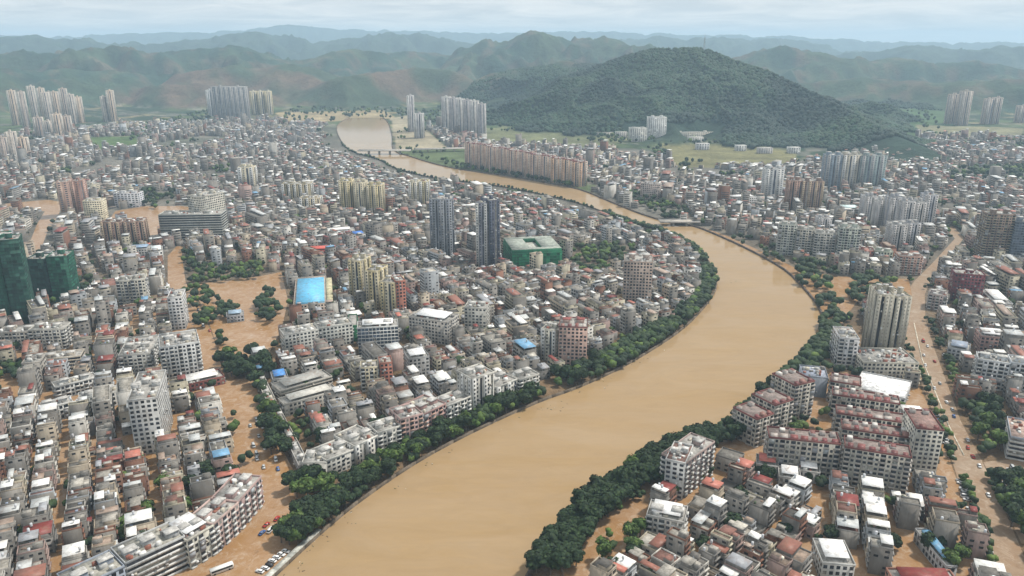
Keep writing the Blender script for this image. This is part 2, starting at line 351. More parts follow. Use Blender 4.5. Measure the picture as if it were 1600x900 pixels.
FIELDS = [
 ([(760, 200), (1000, 195), (1010, 218), (900, 232), (760, 225)], (0.15, 0.16, 0.08)),
 ([(1030, 225), (1240, 228), (1250, 262), (1060, 262)], (0.17, 0.16, 0.075)),
 ([(1300, 160), (1480, 160), (1490, 195), (1420, 215), (1350, 195)], (0.06, 0.11, 0.04)),
 ([(1430, 195), (1600, 200), (1600, 218), (1440, 215)], (0.20, 0.19, 0.11)),
 ([(140, 215), (215, 212), (215, 232), (150, 234)], (0.08, 0.13, 0.04)),
 ([(105, 140), (260, 140), (260, 160), (105, 165)], (0.11, 0.14, 0.07)),
 ([(430, 176), (600, 172), (620, 185), (450, 192)], (0.30, 0.24, 0.14)),
 ([(610, 185), (640, 180), (700, 232), (620, 235)], (0.30, 0.26, 0.18)),
 (PINKBANK, (0.09, 0.12, 0.05)),
]
build_ground()
def sheet(name, poly, z, mat, px=True, kind='structure'):
    pts = gp(poly) if px else poly
    me = bpy.data.meshes.new(name); me.from_pydata([(x, y, z) for x, y in pts], [], [tuple(range(len(pts)))]); me.materials.append(mat)
    import bmesh
    bm = bmesh.new(); bm.from_mesh(me); bmesh.ops.triangulate(bm, faces=bm.faces[:]); 
    for f in bm.faces:
        if f.normal.z < 0: f.normal_flip()
    bm.to_mesh(me); bm.free()
    return add(name, me, kind=kind)
def smooth(poly, n=3):
    P = [G(*p) for p in poly]; outp = []
    for i in range(len(P)-1):
        p0 = P[max(i-1, 0)]; p1 = P[i]; p2 = P[i+1]; p3 = P[min(i+2, len(P)-1)]
        for k in range(n):
            t = k/n
            outp.append(tuple(0.5*((2*p1[a])+(-p0[a]+p2[a])*t+(2*p0[a]-5*p1[a]+4*p2[a]-p3[a])*t*t+(-p0[a]+3*p1[a]-3*p2[a]+p3[a])*t**3) for a in (0, 1)))
    outp.append(P[-1]); return outp
BL = smooth(BANK_L); BR = smooth(BANK_R)
sheet('river', BL+BR, 0.3, M_river, px=False)
sheet('flooded_avenue', AVENUE_W, 0.12, M_flood); sheet('flooded_square', SQUARE, 0.16, M_flood)
sheet('muddy_avenue', AVENUE_E, 0.12, M_road); sheet('flooded_quay', QUAY_E, 0.16, M_flood)
sheet('flooded_pond', LAKE_W, 0.12, M_flood); sheet('flooded_street', LAKE_NW, 0.12, M_flood)
sheet('flooded_lot', LOT_SE, 0.16, M_road); sheet('flooded_yard', POOL1, 0.12, M_flood)

sheet('flood_water', [(-300, 1090), (-300, 560), (100, 545), (262, 470), (288, 500), (310, 560), (343, 610), (378, 665), (410, 720), (420, 790), (330, 1090)], 0.06, M_flood)
sheet('flood_water', [(840, 940), (880, 852), (958, 772), (1015, 735), (1080, 704), (1150, 668), (1240, 592), (1300, 560), (1410, 545), (1432, 592), (1476, 694), (1512, 802), (1590, 965), (1500, 1090), (820, 1090)], 0.06, M_flood)
# ---------------------------------------------------------------- big buildings
def palette(name):
    return dict(white=(.62, .62, .60), cream=(.60, .54, .40), beige=(.52, .45, .32), yellow=(.55, .47, .28), pink=(.52, .34, .28), brown=(.30, .19, .15), redbrown=(.33, .13, .10), grey=(.36, .36, .36), lgrey=(.48, .49, .49), dgrey=(.17, .18, .20),
                bgrey=(.30, .36, .42), navy=(.09, .11, .16), green=(.018, .10, .065), tan=(.50, .38, .26), orange=(.55, .30, .18), cement=(.33, .31, .28))[name]
FOOT = []   # footprints kept clear of small houses (ox, oy, c, s, w, d)
def facade(acc_w, acc_b, F, dims, face, z0, h, fl, style, wc, c2, far, rr, dk=0):
    x0, x1, y0, y1 = dims; Ln = (x1-x0) if face in (0, 2) else (y1-y0)
    nf = max(1, int(round((h-z0)/fl))); fh = (h-z0)/nf
    bay = 3.0 if not far else 5.2
    nb = max(1, int(Ln/bay)); bw = Ln/nb
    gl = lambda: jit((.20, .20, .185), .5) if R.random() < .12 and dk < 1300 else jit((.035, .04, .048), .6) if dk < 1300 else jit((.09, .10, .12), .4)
    if style == 'net':
        for k in range(nf):
            acc_b.slab(F, face, 0.05, Ln-0.05, z0+k*fh+fh-0.35, z0+k*fh+fh-0.05, dims, 0.35, shade(wc, 0.55), NET)
        for k in range(int(Ln/4)):
            for j in range(nf):
                if rr.random() < .8: acc_w.pane(F, face, k*4+.1, k*4+3.9, z0+j*fh+.1, z0+j*fh+fh-.4, dims, .06+rr.random()*.2, shade(wc, rr.uniform(.55, 1.6)), NET)
        return
    if style == 'bands':     # long open galleries: recess shade painted as a flat dark pane, solid rail every storey
        for k in range(nf):
            z = z0+k*fh
            acc_w.pane(F, face, 0.3, Ln-0.3, z+1.15, z+fh-0.25, dims, 0.03, gl())
            acc_b.slab(F, face, 0.0, Ln, z-0.1, z+1.15, dims, 0.5, c2)
        return
    for b in range(nb):
        a = b*bw
        if style == 'strips':
            if b % 3 == 1: acc_w.pane(F, face, a+bw*.15, a+bw*.85, z0+0.5, h-0.8, dims, 0.03, gl())
            else:
                acc_b.slab(F, face, a+0.05, a+bw-0.05, z0, h+0.4, dims, 0.9, c2)
                for k in range(nf): acc_w.pane(F, face, a+bw*.32, a+bw*.68, z0+k*fh+1.1, z0+k*fh+fh-0.8, dims, .94, jit(shade(c2, .62), .1), WALL)
        elif style == 'stripes':
            t = (b + (1 if face in (1, 3) else 0)) % 3
            if t == 2:
                acc_w.pane(F, face, a+bw*.22, a+bw*.78, z0+0.5, h-0.8, dims, 0.03, gl())  # full-height dark pane, paints the shade of a recess between bays
                continue
            if t == 0: acc_b.slab(F, face, a+0.1, a+bw-0.1, z0, h+0.4, dims, 1.1, c2); off = 1.14
            else: off = 0.04
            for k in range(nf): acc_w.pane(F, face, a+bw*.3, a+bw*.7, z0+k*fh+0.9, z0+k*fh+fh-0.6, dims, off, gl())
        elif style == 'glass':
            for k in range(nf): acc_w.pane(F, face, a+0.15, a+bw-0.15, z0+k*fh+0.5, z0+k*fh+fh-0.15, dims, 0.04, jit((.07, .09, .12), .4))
        elif style == 'balcony':
            bal = (b % 2 == 0)
            for k in range(nf):
                z = z0+k*fh
                if bal and rr.random() < .07:
                    acc_w.slab(F, face, a+0.1, a+bw-0.1, z+0.02, z+fh-.3, dims, .9, jit((.30, .31, .32), .3), WALL)
                elif bal:
                    acc_w.pane(F, face, a+0.2, a+bw-0.2, z+0.3, z+fh-0.35, dims, 0.03, gl())  # dark pane paints the shaded opening behind the balcony front
                    acc_b.slab(F, face, a+0.1, a+bw-0.1, z+0.02, z+1.0, dims, 0.9, c2)
                elif rr.random() < .94: acc_w.pane(F, face, a+bw*rr.uniform(.16, .3), a+bw*rr.uniform(.68, .82), z+0.9, z+fh-0.55, dims, 0.04, gl())
        else:                  # plain windows
            for k in range(nf):
                z = z0+k*fh
                if rr.random() < 0.06: continue
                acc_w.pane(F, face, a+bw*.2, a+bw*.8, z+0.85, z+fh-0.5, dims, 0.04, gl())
def building(name, A, B, depth, ytop, style, wall, label, cat, c2='white', roofc=(.33, .32, .30), group=None, fl=3.1, far=None, heads=2, redtrim=False, shed=None, hgt=None, sides='same', z0=0, ground=False, reg=True, xmul=1):
    ax, ay = A if ground else G(*A); bx, by = B if ground else G(*B)
    L_ = math.hypot(bx-ax, by-ay); an = atan2(by-ay, bx-ax)
    mx_, my_ = (ax+bx)/2, (ay+by)/2
    h = hgt if hgt else max(6.0, height_at(mx_, my_, ytop))
    dist = math.hypot(mx_, my_)
    if far is None: far = dist > 1300
    wc = palette(wall) if isinstance(wall, str) else wall; cc2 = palette(c2) if isinstance(c2, str) else c2
    rr = random.Random(int(ax*7+ay*13))
    root = bpy.data.objects.new(name, None); col.objects.link(root); root.location = (ax, ay, z0); root.rotation_euler = (0, 0, an)
    tag(root, label, cat, group)
    dims = (0, L_, 0, depth); h -= z0
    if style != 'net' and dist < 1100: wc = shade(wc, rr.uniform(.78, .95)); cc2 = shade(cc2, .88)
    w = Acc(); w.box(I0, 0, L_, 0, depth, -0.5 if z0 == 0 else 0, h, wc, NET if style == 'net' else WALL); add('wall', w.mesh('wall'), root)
    r = Acc(); r.box(I0, 0.3, L_-0.3, 0.3, depth-0.3, h+0.003, h+0.18, roofc, ROOF); add('roof', r.mesh('roof'), root)
    gw, gb = Acc(), Acc()
    for f in (0, 1, 3) + ((2,) if dist < 700 else ()):
        st = style
        if sides != 'same' and f in (1, 3): st = sides
        if st == 'blank': continue
        facade(gw, gb, I0, dims, f, 0, h, fl, st, wc, cc2, far, rr, dist)
    if gw.f: add('window_panes', gw.mesh('window_panes'), root, kind='stuff')  # windows, plus flat dark panes that paint recess shade
    if gb.f: add('scaffold_ledges' if style == 'net' else 'balcony_fronts', gb.mesh('balconies'), root, kind='stuff')
    pc = shade(wc, 1.08) if not redtrim else (.17, .06, .055)
    p = Acc()
    for (a, b, c, d) in ((-.15, L_+.15, -.15, .2), (-.15, L_+.15, depth-.2, depth+.15), (-.15, .2, .203, depth-.203), (L_-.2, L_+.15, .203, depth-.203)): p.box(I0, a, b, c, d, h+.005, h+1.1, pc, WALL)
    add('parapet', p.mesh('parapet'), root)
    for i in range(heads):
        s = Acc(); x = (i+0.5)*L_/max(heads, 1)+rr.uniform(-1, 1); sz = min(6.0 if not far else 8, L_*0.3, depth*0.5); y = depth*rr.uniform(.35, .6)
        hh = 3.0 if h < 40 else 5.0
        s.box(I0, x-sz/2, x+sz/2, y-sz*.4, y+sz*.4, h+.19, h+hh, shade(wc, 1.0), WALL, top=roofc if not redtrim else (.24, .07, .06), topmat=ROOF)
        s.box(I0, x-sz/2-.3, x+sz/2+.3, y-sz*.4-.3, y+sz*.4+.3, h+hh+.004, h+hh+.25, (.45, .44, .42) if not redtrim else (.26, .08, .07), ROOF)
        add('stair_head', s.mesh('stair_head'), root)
    if dist < 900 and style != 'net':
        ac = Acc()
        for i in range(int(L_*h/40)):
            f = rr.choice([0, 0, 1, 3]); Ln = L_ if f == 0 else depth; a_ = rr.uniform(.5, Ln-1.8); z = rr.uniform(1, h-2); q_ = rr.uniform(.7, 1.4)
            ac.slab(I0, f, a_, a_+q_, z, z+rr.uniform(.6, 1.3), dims, 1.25, rr.choice([(.5, .5, .48), (.3, .28, .26), (.5, .46, .4), (.2, .2, .22), (.6, .6, .6)]), WALL)
        if ac.f: add('facade_fittings', ac.mesh('facade_fittings'), root, kind='stuff')
    if z0 == 0 and not redtrim and dist < 1500 and name not in ('arena', 'hall', 'scaffolded_building'):
        ck = Acc()
        for i in range(int(L_*depth/(22 if dist < 800 else 45))):
            x, y = rr.uniform(.8, L_-3.5), rr.uniform(.8, depth-3); a_, b_ = rr.uniform(.8, 3.2), rr.uniform(.8, 2.4)
            cc = rr.choice([(.62, .62, .6), (.45, .45, .43), (.2, .19, .18), (.26, .10, .07), (.5, .46, .38), (.3, .3, .3), (.75, .75, .73), (.16, .15, .14)])
            ck.box(I0, x, x+a_, y, y+b_, h+.18, h+.18+rr.uniform(.3, 2.3), cc, rr.choice([ROOF, TIN, WALL]))
        if ck.f: add('roof_clutter', ck.mesh('roof_clutter'), root, kind='stuff')
    if redtrim:
        n = max(2, int(L_/5.2))
        for i in range(n):
            s = Acc(); xx = (i+.5)*L_/n
            rc_ = rr.choice([(.17, .05, .05), (.20, .065, .06), (.14, .05, .05), (.42, .38, .35), (.24, .12, .10)]); q_ = rr.uniform(1.2, 2.2)
            s.box(I0, xx-q_, xx+q_, .3, rr.uniform(2.4, 4.2), h+.2, h+rr.uniform(.8, 1.6), rc_, TIN, z1b=h+rr.uniform(1.8, 2.8))
            if rr.random() < .7: s.box(I0, xx-1.5, xx+1.5, depth-rr.uniform(4, 6), depth-1.6, h+.2, h+rr.uniform(1.4, 2.8), (.45, .42, .39), WALL, top=rr.choice([(.17, .06, .055), (.6, .58, .55), (.25, .2, .18)]), topmat=TIN)
            add('roof_canopy', s.mesh('roof_canopy'), root)
    if shed:
        s = Acc(); s.box(I0, L_*.12, L_*.88, depth*.15, depth*.85, h+2.0, h+2.3, shed, TIN, z1b=h+3.2, bottom=True)
        for x in (L_*.14, L_*.86):
            for y in (depth*.17, depth*.83): s.box(I0, x-.12, x+.12, y-.12, y+.12, h+.18, h+2.0, (.4, .4, .4), TIN)
        add('roof_shed', s.mesh('roof_shed'), root)
    if reg and z0 == 0: FOOT.append((ax, ay, cos(an), sin(an), L_, depth))
    return root, h

def T(*a, **k): return building('tower_block', *a, **k)
def Bk(*a, **k): return building('apartment_block', *a, **k)
# construction towers wrapped in green net
building('scaffolded_tower', (-12, 506), (20, 506), 24, 372, 'net', 'green', 'tall unfinished tower wrapped in green netting, nearest the picture edge west of town', 'tower', heads=1)
building('scaffolded_tower', (23, 508), (55, 504), 22, 376, 'net', (.02, .075, .055), 'tall green netted tower with dark face, beside the edge one', 'tower', heads=1)
building('scaffolded_tower', (52, 474), (82, 474), 22, 406, 'net', (.012, .05, .04), 'shorter scaffolded tower with near black green netting', 'tower', heads=1)
building('scaffolded_tower', (85, 474), (117, 472), 22, 402, 'net', 'green', 'shorter scaffolded tower with brighter green netting on its corner', 'tower', heads=1)
# west quarter
T((213, 712), (258, 706), 44, 625, 'windows', (.45, .45, .44), 'pale grey slab tower rising alone among low houses west of the avenue', 'tower', heads=3, c2='lgrey')
T((190, 590), (240, 585), 40, 555, 'balcony', (.40, .40, .38), 'grey apartment tower just behind the lone pale slab tower', 'tower')
Bk((258, 598), (318, 588), 30, 540, 'balcony', 'lgrey', 'white balconied apartment block beside the avenue, above the red-walled market', 'apartment block')
Bk((268, 516), (291, 514), 24, 466, 'windows', (.6, .6, .6), 'narrow white office tower with dark glazing strip beside the avenue', 'office tower', heads=1)
Bk((253, 378), (350, 376), 26, 336, 'bands', (.42, .43, .40), 'wide grey hospital slab with ribbed floors south of the flooded pond', 'hospital', c2=(.45, .46, .43))
T((320, 372), (357, 362), 24, 305, 'windows', (.5, .48, .42), 'beige tower at the east end of the wide grey hospital slab', 'tower')
T((163, 388), (196, 388), 22, 348, 'stripes', 'brown', 'brown tower block, western one of the joined pair by the pond', 'tower', c2='tan')
T((199, 388), (231, 386), 22, 347, 'stripes', 'brown', 'brown tower block, eastern one of the joined pair by the pond', 'tower', c2=(.36, .27, .2))
T((97, 340), (115, 339), 30, 285, 'stripes', (.33, .22, .18), 'tall brown tower between the flooded street and the pond', 'tower', c2=(.42, .3, .24), heads=1)
T((117, 336), (131, 336), 22, 284, 'stripes', (.26, .15, .12), 'slim dark brown tower joined to the tall brown one', 'tower', c2='pink', heads=1)
Bk((134, 347), (163, 346), 22, 315, 'windows', 'cream', 'cream apartment block standing between the brown towers and the pond', 'apartment block')
Bk((180, 324), (218, 324), 20, 303, 'windows', (.52, .53, .56), 'pale grey block on the north shore of the flooded pond', 'apartment block')
for i, (x0, y0, x1, y1, yt) in enumerate([(187, 478, 210, 477, 440), (210, 478, 232, 476, 438)]):
    Bk((x0, y0), (x1, y1), 18, yt, 'balcony', (.5, .48, .42), ['cream balcony block with white frames, western of two by the orange gable', 'cream balcony block with white frames, eastern of two by the orange gable'][i], 'apartment block')
Bk((0, 548), (60, 545), 16, 520, 'balcony', 'cement', 'long grey balcony block below the green netted towers', 'apartment block')
Bk((50, 548), (105, 545), 16, 516, 'balcony', (.47, .46, .42), 'long cream balcony block with many square windows west of town', 'apartment block')
Bk((66, 585), (130, 578), 14, 560, 'bands', (.5, .45, .38), 'school-like block with beige galleries near the flooded yard', 'school block', c2=(.5, .44, .36))
Bk((40, 600), (68, 597), 18, 568, 'windows', 'cement', 'grey corner block beside the flooded yard', 'apartment block')
for i, (x0, y0, x1, y1, yt) in enumerate([(90, 625, 155, 608, 598), (128, 645, 190, 632, 618), (72, 662, 118, 650, 634)]):
    Bk((x0, y0), (x1, y1), 11, yt, 'balcony', (.55, .55, .53), ['white balconied terrace, northernmost of three in the dark-alley group', 'white balconied terrace, middle of three in the dark-alley group', 'white balconied terrace, southernmost of three in the dark-alley group'][i], 'apartment block')
Bk((285, 616), (352, 600), 16, 600, 'windows', (.22, .07, .06), 'market hall with dark red walls and long white roof by the avenue', 'market hall', shed=(.8, .8, .78), heads=0)
Bk((122, 974), (203, 933), 17, 905, 'windows', (.30, .34, .40), 'blue-grey windowed block continuing the white banded one at the bottom frame edge', 'apartment block', c2='lgrey', roofc=(.33, .32, .28))
Bk((205, 931), (296, 886), 17, 860, 'bands', 'lgrey', 'block with white gallery bands by the flooded quay corner', 'apartment block', c2=(.7, .7, .68), heads=3, roofc=(.33, .32, .28))
Bk((299, 890), (340, 864), 20, 834, 'balcony', (.55, .53, .46), 'cream corner block with white tin roof facing the flooded avenue mouth', 'apartment block', shed=(.78, .78, .78))
Bk((340, 864), (378, 828), 16, 803, 'balcony', (.48, .36, .33), 'pinkish balconied block fronting the avenue, next to the cream corner block', 'apartment block')
Bk((378, 828), (413, 786), 16, 765, 'balcony', (.46, .33, .31), 'pinkish balconied block at the bend of the flooded avenue', 'apartment block')
# peninsula between avenue and river
row = [(400, 600), (418, 640), (435, 675), (452, 708), (468, 742)]
for i in range(4):
    Bk(row[i], row[i+1], 6, (row[i][1]+row[i+1][1])/2-13, 'windows', [(.5, .47, .42), (.42, .40, .36), (.55, .52, .44), (.45, .44, .42)][i], ['low beige terrace behind the avenue trees, farthest of four', 'low grey terrace behind the avenue trees, second from far end', 'low cream terrace behind the avenue trees, third from far end', 'low grey terrace behind the avenue trees, nearest the river'][i], 'terrace', group='terraces along the flooded avenue')
rf = [(474, 748, .62, 'white riverfront block with rounded corner facing the avenue mouth', 'windows'), (512, 747, .66, 'long white riverfront block with small dark windows, at the promenade tip', 'windows'), (556, 728, .66, 'white riverfront block with bold dark vertical strips', 'stripes'), (592, 710, .6, 'grey riverfront block next to the striped white one', 'balcony'), (628, 698, .4, 'pink and white riverfront block with a balcony grid', 'balcony'),
      (664, 686, .36, 'pinkish riverfront block left open on its river side', 'balcony'), (700, 668, .62, 'white gridded riverfront block above the green trees', 'balcony'), (738, 650, .6, 'tall cream riverfront block with tiled side', 'stripes'), (776, 636, .62, 'white riverfront block with blue glass strips', 'stripes'), (812, 622, .5, 'low grey riverfront block beside the pink tower', 'balcony')]
ends = [(512, 747), (556, 728), (592, 710), (628, 698), (662, 688), (698, 668), (736, 652), (772, 638), (808, 622), (842, 612)]
tops = [724, 712, 690, 672, 652, 640, 628, 588, 600, 590]
for i, (x, y, c, lb, st) in enumerate(rf):
    cc = {0.4: (.45, .32, .30), 0.36: (.42, .27, .25)}.get(c, (c*.92, c*.9, c*.83))
    Bk((x, y), ends[i], 15+3*(i % 3), tops[i], st, cc, lb, 'apartment block', c2=(.66, .66, .64) if i not in (4, 5) else 'pink')
T((872, 572), (916, 574), 22, 512, 'windows', (.50, .35, .30), 'pink tiled tower with red roof rim near the inner river bank', 'tower', redtrim=True)
T((846, 562), (868, 566), 18, 516, 'stripes', (.6, .58, .5), 'cream tower with dark side beside the pink tiled one', 'tower')
T((972, 480), (1016, 482), 26, 410, 'windows', (.46, .37, .32), 'broad brown apartment tower on the inside of the river bend', 'tower', c2=(.47, .37, .32))
T((548, 470), (568, 472), 22, 408, 'stripes', 'cream', 'cream tower, farthest of the stepped row beside the arena', 'tower', c2='yellow')
T((574, 482), (594, 484), 22, 424, 'stripes', 'yellow', 'yellowish tower, middle of the stepped row beside the arena', 'tower', c2='cream')
T((597, 500), (620, 502), 22, 442, 'stripes', 'cream', 'cream tower, nearest of the stepped row beside the arena', 'tower', c2='yellow')
T((621, 502), (636, 500), 20, 440, 'windows', (.42, .17, .12), 'slim brick red tower joined to the cream stepped row', 'tower', heads=1)
T((674, 408), (708, 408), 24, 312, 'stripes', (.30, .32, .35), 'tall dark grey tower, western of the two in mid town', 'tower', c2=(.2, .22, .26))
T((745, 424), (762, 426), 26, 318, 'stripes', (.26, .27, .32), 'tall slate tower with white fin, eastern of the two in mid town', 'tower', c2='white', heads=1)
T((765, 426), (781, 424), 26, 314, 'stripes', (.10, .11, .15), 'dark half of the tall eastern tower pair', 'tower', c2='navy', heads=1)
sb_, sh_ = building('scaffolded_building', (800, 424), (878, 420), 60, 396, 'net', (.012, .15, .07), 'low square building in bright green netting with open centre', 'construction site', heads=0, roofc=(.42, .42, .38))
sL = math.hypot(G(878, 420)[0]-G(800, 424)[0], G(878, 420)[1]-G(800, 424)[1])
for q_ in ((0.5, sL-.5, .5, 9), (.5, sL-.5, 51, 59.5), (.5, 22, 9.003, 50.997), (sL-22, sL-.5, 9.003, 50.997)):
    s = Acc(); s.box(I0, *q_, sh_+.2, sh_+5, (.012, .13, .06), NET, top=(.30, .33, .29), topmat=ROOF); add('roof_wing', s.mesh('roof_wing'), sb_)
Bk((561, 556), (624, 552), 16, 512, 'glass', (.66, .66, .64), 'white framed office block with dark glass front south of the arena', 'office block', shed=(.8, .8, .8), sides='windows')
Bk((447, 556), (500, 546), 16, 520, 'windows', (.55, .55, .52), 'white civic block with rounded corner beside the flooded square', 'civic block')
Bk((500, 546), (553, 537), 16, 510, 'windows', (.52, .53, .50), 'white civic block wing behind the green netted wall', 'civic block')
building('scaffolded_building', (546, 534), (560, 533), 30, 496, 'net', (.012, .12, .05), 'narrow green netted wall between civic wing and glass office', 'construction site', heads=0, hgt=14)
Bk((726, 520), (760, 522), 18, 482, 'windows', (.5, .49, .45), 'beige mid-rise with white roof tanks in the middle of town', 'apartment block')
Bk((596, 610), (615, 608), 12, 568, 'windows', (.42, .17, .12), 'small brick red mid-rise on the peninsula', 'apartment block', heads=1)
Bk((566, 612), (592, 610), 12, 575, 'balcony', 'cream', 'cream mid-rise next to the small brick red one', 'apartment block', heads=1)
Bk((640, 530), (700, 540), 22, 500, 'windows', (.42, .40, .37), 'low grey hall with bright white strip roof in mid town', 'hall', shed=(.82, .82, .82), heads=0)
Bk((640, 595), (672, 590), 16, 560, 'windows', 'grey', 'grey hall with white barrel roof on the peninsula', 'hall', shed=(.75, .75, .75), heads=0)
for i, (x0, x1, yb, yt, d, wc, lb) in enumerate([(532, 552, 333, 284, 22, 'yellow', 'westernmost'), (555, 573, 335, 286, 22, 'cream', 'second'), (575, 599, 336, 290, 22, 'yellow', 'easternmost')]):
    T((x0, yb), (x1, yb), d, yt, 'stripes', wc, f'{lb} of three yellowish towers behind mid town', 'tower', c2='cream', group='yellowish tower group')
for i, (x0, x1, yb, yt, lb) in enumerate([(640, 655, 320, 285, 'slim cream tower near the upper river, western half of pair'), (657, 670, 320, 284, 'slim cream tower near the upper river, eastern half of pair'), (375, 398, 298, 262, 'cream tower standing alone in the crowded northern quarter'), (443, 486, 318, 288, 'broad olive apartment slab in the northern quarter'), (470, 500, 332, 310, 'low cream slab in front of the olive apartment slab')]):
    T((x0, yb), (x1, yb), 20, yt, 'stripes', ['cream', 'yellow', 'cream', (.38, .33, .22), 'beige'][i], lb, 'tower')
T((880, 318), (884, 318), 4, 300, 'windows', 'white', 'thin white lift shaft near the upper river', 'tower', heads=0, reg=False) if False else None
for q_, (x_, y_, w_, h_, c_, lb_) in enumerate([(962, 216, 18, 9, (.5, .48, .45), 'small cream house west of the white institute'), (1088, 234, 20, 9, (.6, .6, .6), 'white house row under the hill edge, nearest the tan building'), (1150, 236, 16, 8, (.62, .62, .6), 'white house by the brown field below the hill'), (1185, 240, 22, 8, (.52, .5, .48), 'pale long house by the brown field below the hill'), (1232, 240, 18, 9, (.6, .6, .58), 'white house where the field meets the tower wall'), (1075, 222, 24, 7, (.62, .6, .56), 'low white shed before the long tan building'), (932, 214, 26, 7, (.45, .42, .38), 'low beige barn on the field west of the institute'), (880, 212, 30, 6, (.45, .4, .36), 'long low beige barn amid the upper field')]):
    building('village_house', (x_, y_), (x_+w_, y_), 16, y_-h_, 'windows', c_, lb_, 'house', far=True, heads=0, roofc=(.5, .48, .45))
# arena with blue roof
root, hh = building('arena', (460, 492), (512, 488), 92, 468, 'windows', (.5, .42, .36), 'flat arena with bright sky blue roof beside the flooded square', 'arena', heads=0, roofc=(.42, .36, .3), hgt=9)
s = Acc(); s.box(I0, 2, 29, 3, 84, 9.2, 11, (.14, .48, .74), TIN); add('blue_roof', s.mesh('blue_roof'), root)
s = Acc(); s.box(I0, 31, 37, 4, 82, 9.2, 10.4, (.5, .46, .3), ROOF); add('side_gallery', s.mesh('side_gallery'), root)
building('hall', (478, 402), (530, 400), 16, 392, 'windows', (.45, .12, .1), 'long hall with bright coral red roof north of the arena', 'hall', heads=0, shed=(.62, .12, .09))
building('hall', (500, 372), (555, 368), 14, 362, 'windows', (.5, .5, .5), 'long hall with white roof north of the coral one', 'hall', heads=0, shed=(.8, .8, .78))
building('hall', (552, 378), (572, 376), 16, 368, 'windows', (.5, .5, .5), 'small hall with strong blue roof near the long white one', 'hall', heads=0, shed=(.06, .2, .6))
building('hall', (440, 392), (456, 391), 14, 384, 'windows', 'grey', 'grey hall with pale tin roof beside the northern street', 'hall', heads=0, shed=(.5, .55, .58))
building('hall', (200, 402), (235, 400), 16, 390, 'windows', 'grey', 'blue-grey roofed market hall below the brown tower pair', 'hall', heads=0, shed=(.25, .36, .5))
building('hall', (236, 408), (256, 406), 26, 394, 'windows', 'white', 'white roofed hall beside the top of the avenue', 'hall', heads=0, shed=(.7, .78, .8))
# east bank
T((1356, 560), (1381, 562), 26, 462, 'strips', (.47, .43, .34), 'tall cream twin tower, western half, above the east avenue', 'tower', c2=(.52, .49, .41))
T((1386, 562), (1408, 561), 26, 465, 'strips', (.46, .42, .33), 'tall cream twin tower, eastern half, above the east avenue', 'tower', c2=(.52, .49, .41))
Bk((1346, 590), (1432, 592), 30, 568, 'windows', (.46, .44, .38), 'low podium under the cream twin towers', 'podium', heads=0, reg=True)
building('hall', (1332, 622), (1412, 640), 34, 608, 'windows', (.6, .6, .6), 'large hall with brilliant white roof south of the twin towers', 'hall', heads=0, roofc=(.85, .85, .85), hgt=8)
building('hall', (1408, 672), (1448, 676), 20, 655, 'windows', (.6, .6, .6), 'white curved roof hall at the edge of the east avenue', 'hall', heads=0, shed=(.85, .85, .85), hgt=8)
Bk((1306, 575), (1336, 577), 26, 530, 'balcony', (.55, .55, .56), 'white stepped block between the river trees and twin towers', 'apartment block')
Bk((1250, 618), (1290, 622), 20, 590, 'blank', (.28, .31, .36), 'blue-grey gable building north of the red-roofed slabs', 'building', heads=0, roofc=(.3, .33, .4))
rb = (.44, .42, .37)
reds = [((1196, 736), (1306, 748), 14, 690, 'front slab with window grid nearest the sheds'), ((1312, 756), (1414, 774), 14, 708, 'front slab nearest the east avenue'),
        ((1310, 712), (1416, 728), 13, 678, 'second slab back, beside the white gable block'), ((1302, 682), (1420, 700), 13, 655, 'third slab back in the estate'),
        ((1296, 652), (1400, 668), 13, 625, 'fourth slab back in the estate'), ((1293, 628), (1340, 636), 16, 600, 'rearmost slab beneath the white hall'),
        ((1178, 700), (1204, 690), 20, 652, 'river-side stepped block, nearest'), ((1206, 682), (1234, 672), 20, 630, 'river-side stepped block, middle'), ((1236, 660), (1266, 652), 22, 600, 'river-side stepped block, farthest')]
for A, B, d, yt, lb in reds: Bk(A, B, d, yt, 'balcony', rb, 'red-roofed estate, '+lb, 'apartment block', redtrim=True, heads=0, group='red-roofed apartment estate', roofc=(.22, .18, .165), c2=(.50, .46, .42))
Bk((1420, 738), (1462, 742), 26, 672, 'windows', (.58, .56, .50), 'cream end block of the red-roofed estate with blank gable', 'apartment block', redtrim=True, heads=0, roofc=(.26, .17, .15))
Bk((1520, 604), (1570, 612), 16, 566, 'balcony', (.60, .62, .64), 'bluish white block with regular windows across the east avenue', 'apartment block')
Bk((1571, 612), (1640, 622), 16, 572, 'balcony', (.60, .62, .64), 'bluish white block running out of frame across the avenue', 'apartment block')
Bk((1528, 552), (1570, 556), 18, 528, 'windows', (.34, .22, .2), 'dark brick mid-rise with white roof box across the avenue', 'apartment block', shed=(.8, .8, .8))
Bk((1572, 716), (1640, 730), 30, 690, 'bands', (.34, .37, .42), 'blue-grey school block at the frame edge with tan roof', 'school block', roofc=(.45, .33, .28), heads=0)
Bk((1036, 775), (1066, 782), 22, 722, 'windows', (.50, .50, .49), 'grey gabled mid-rise beside the dark river trees', 'apartment block', roofc=(.2, .12, .1))
Bk((1068, 778), (1112, 742), 16, 708, 'balcony', (.36, .28, .26), 'pinkish grey wing with balconies beside the dark river trees', 'apartment block')
Bk((1008, 838), (1066, 850), 15, 812, 'balcony', (.45, .44, .42), 'grey block with white roof edges below the gabled mid-rise', 'apartment block', shed=(.72, .72, .72))
T((1530, 410), (1572, 412), 22, 336, 'balcony', (.26, .19, .15), 'dark brown tower in cream frame at the northeast', 'tower', c2=(.42, .36, .26))
T((1575, 414), (1612, 416), 20, 348, 'glass', (.25, .29, .34), 'slate blue glass tower next to the brown framed one', 'tower')
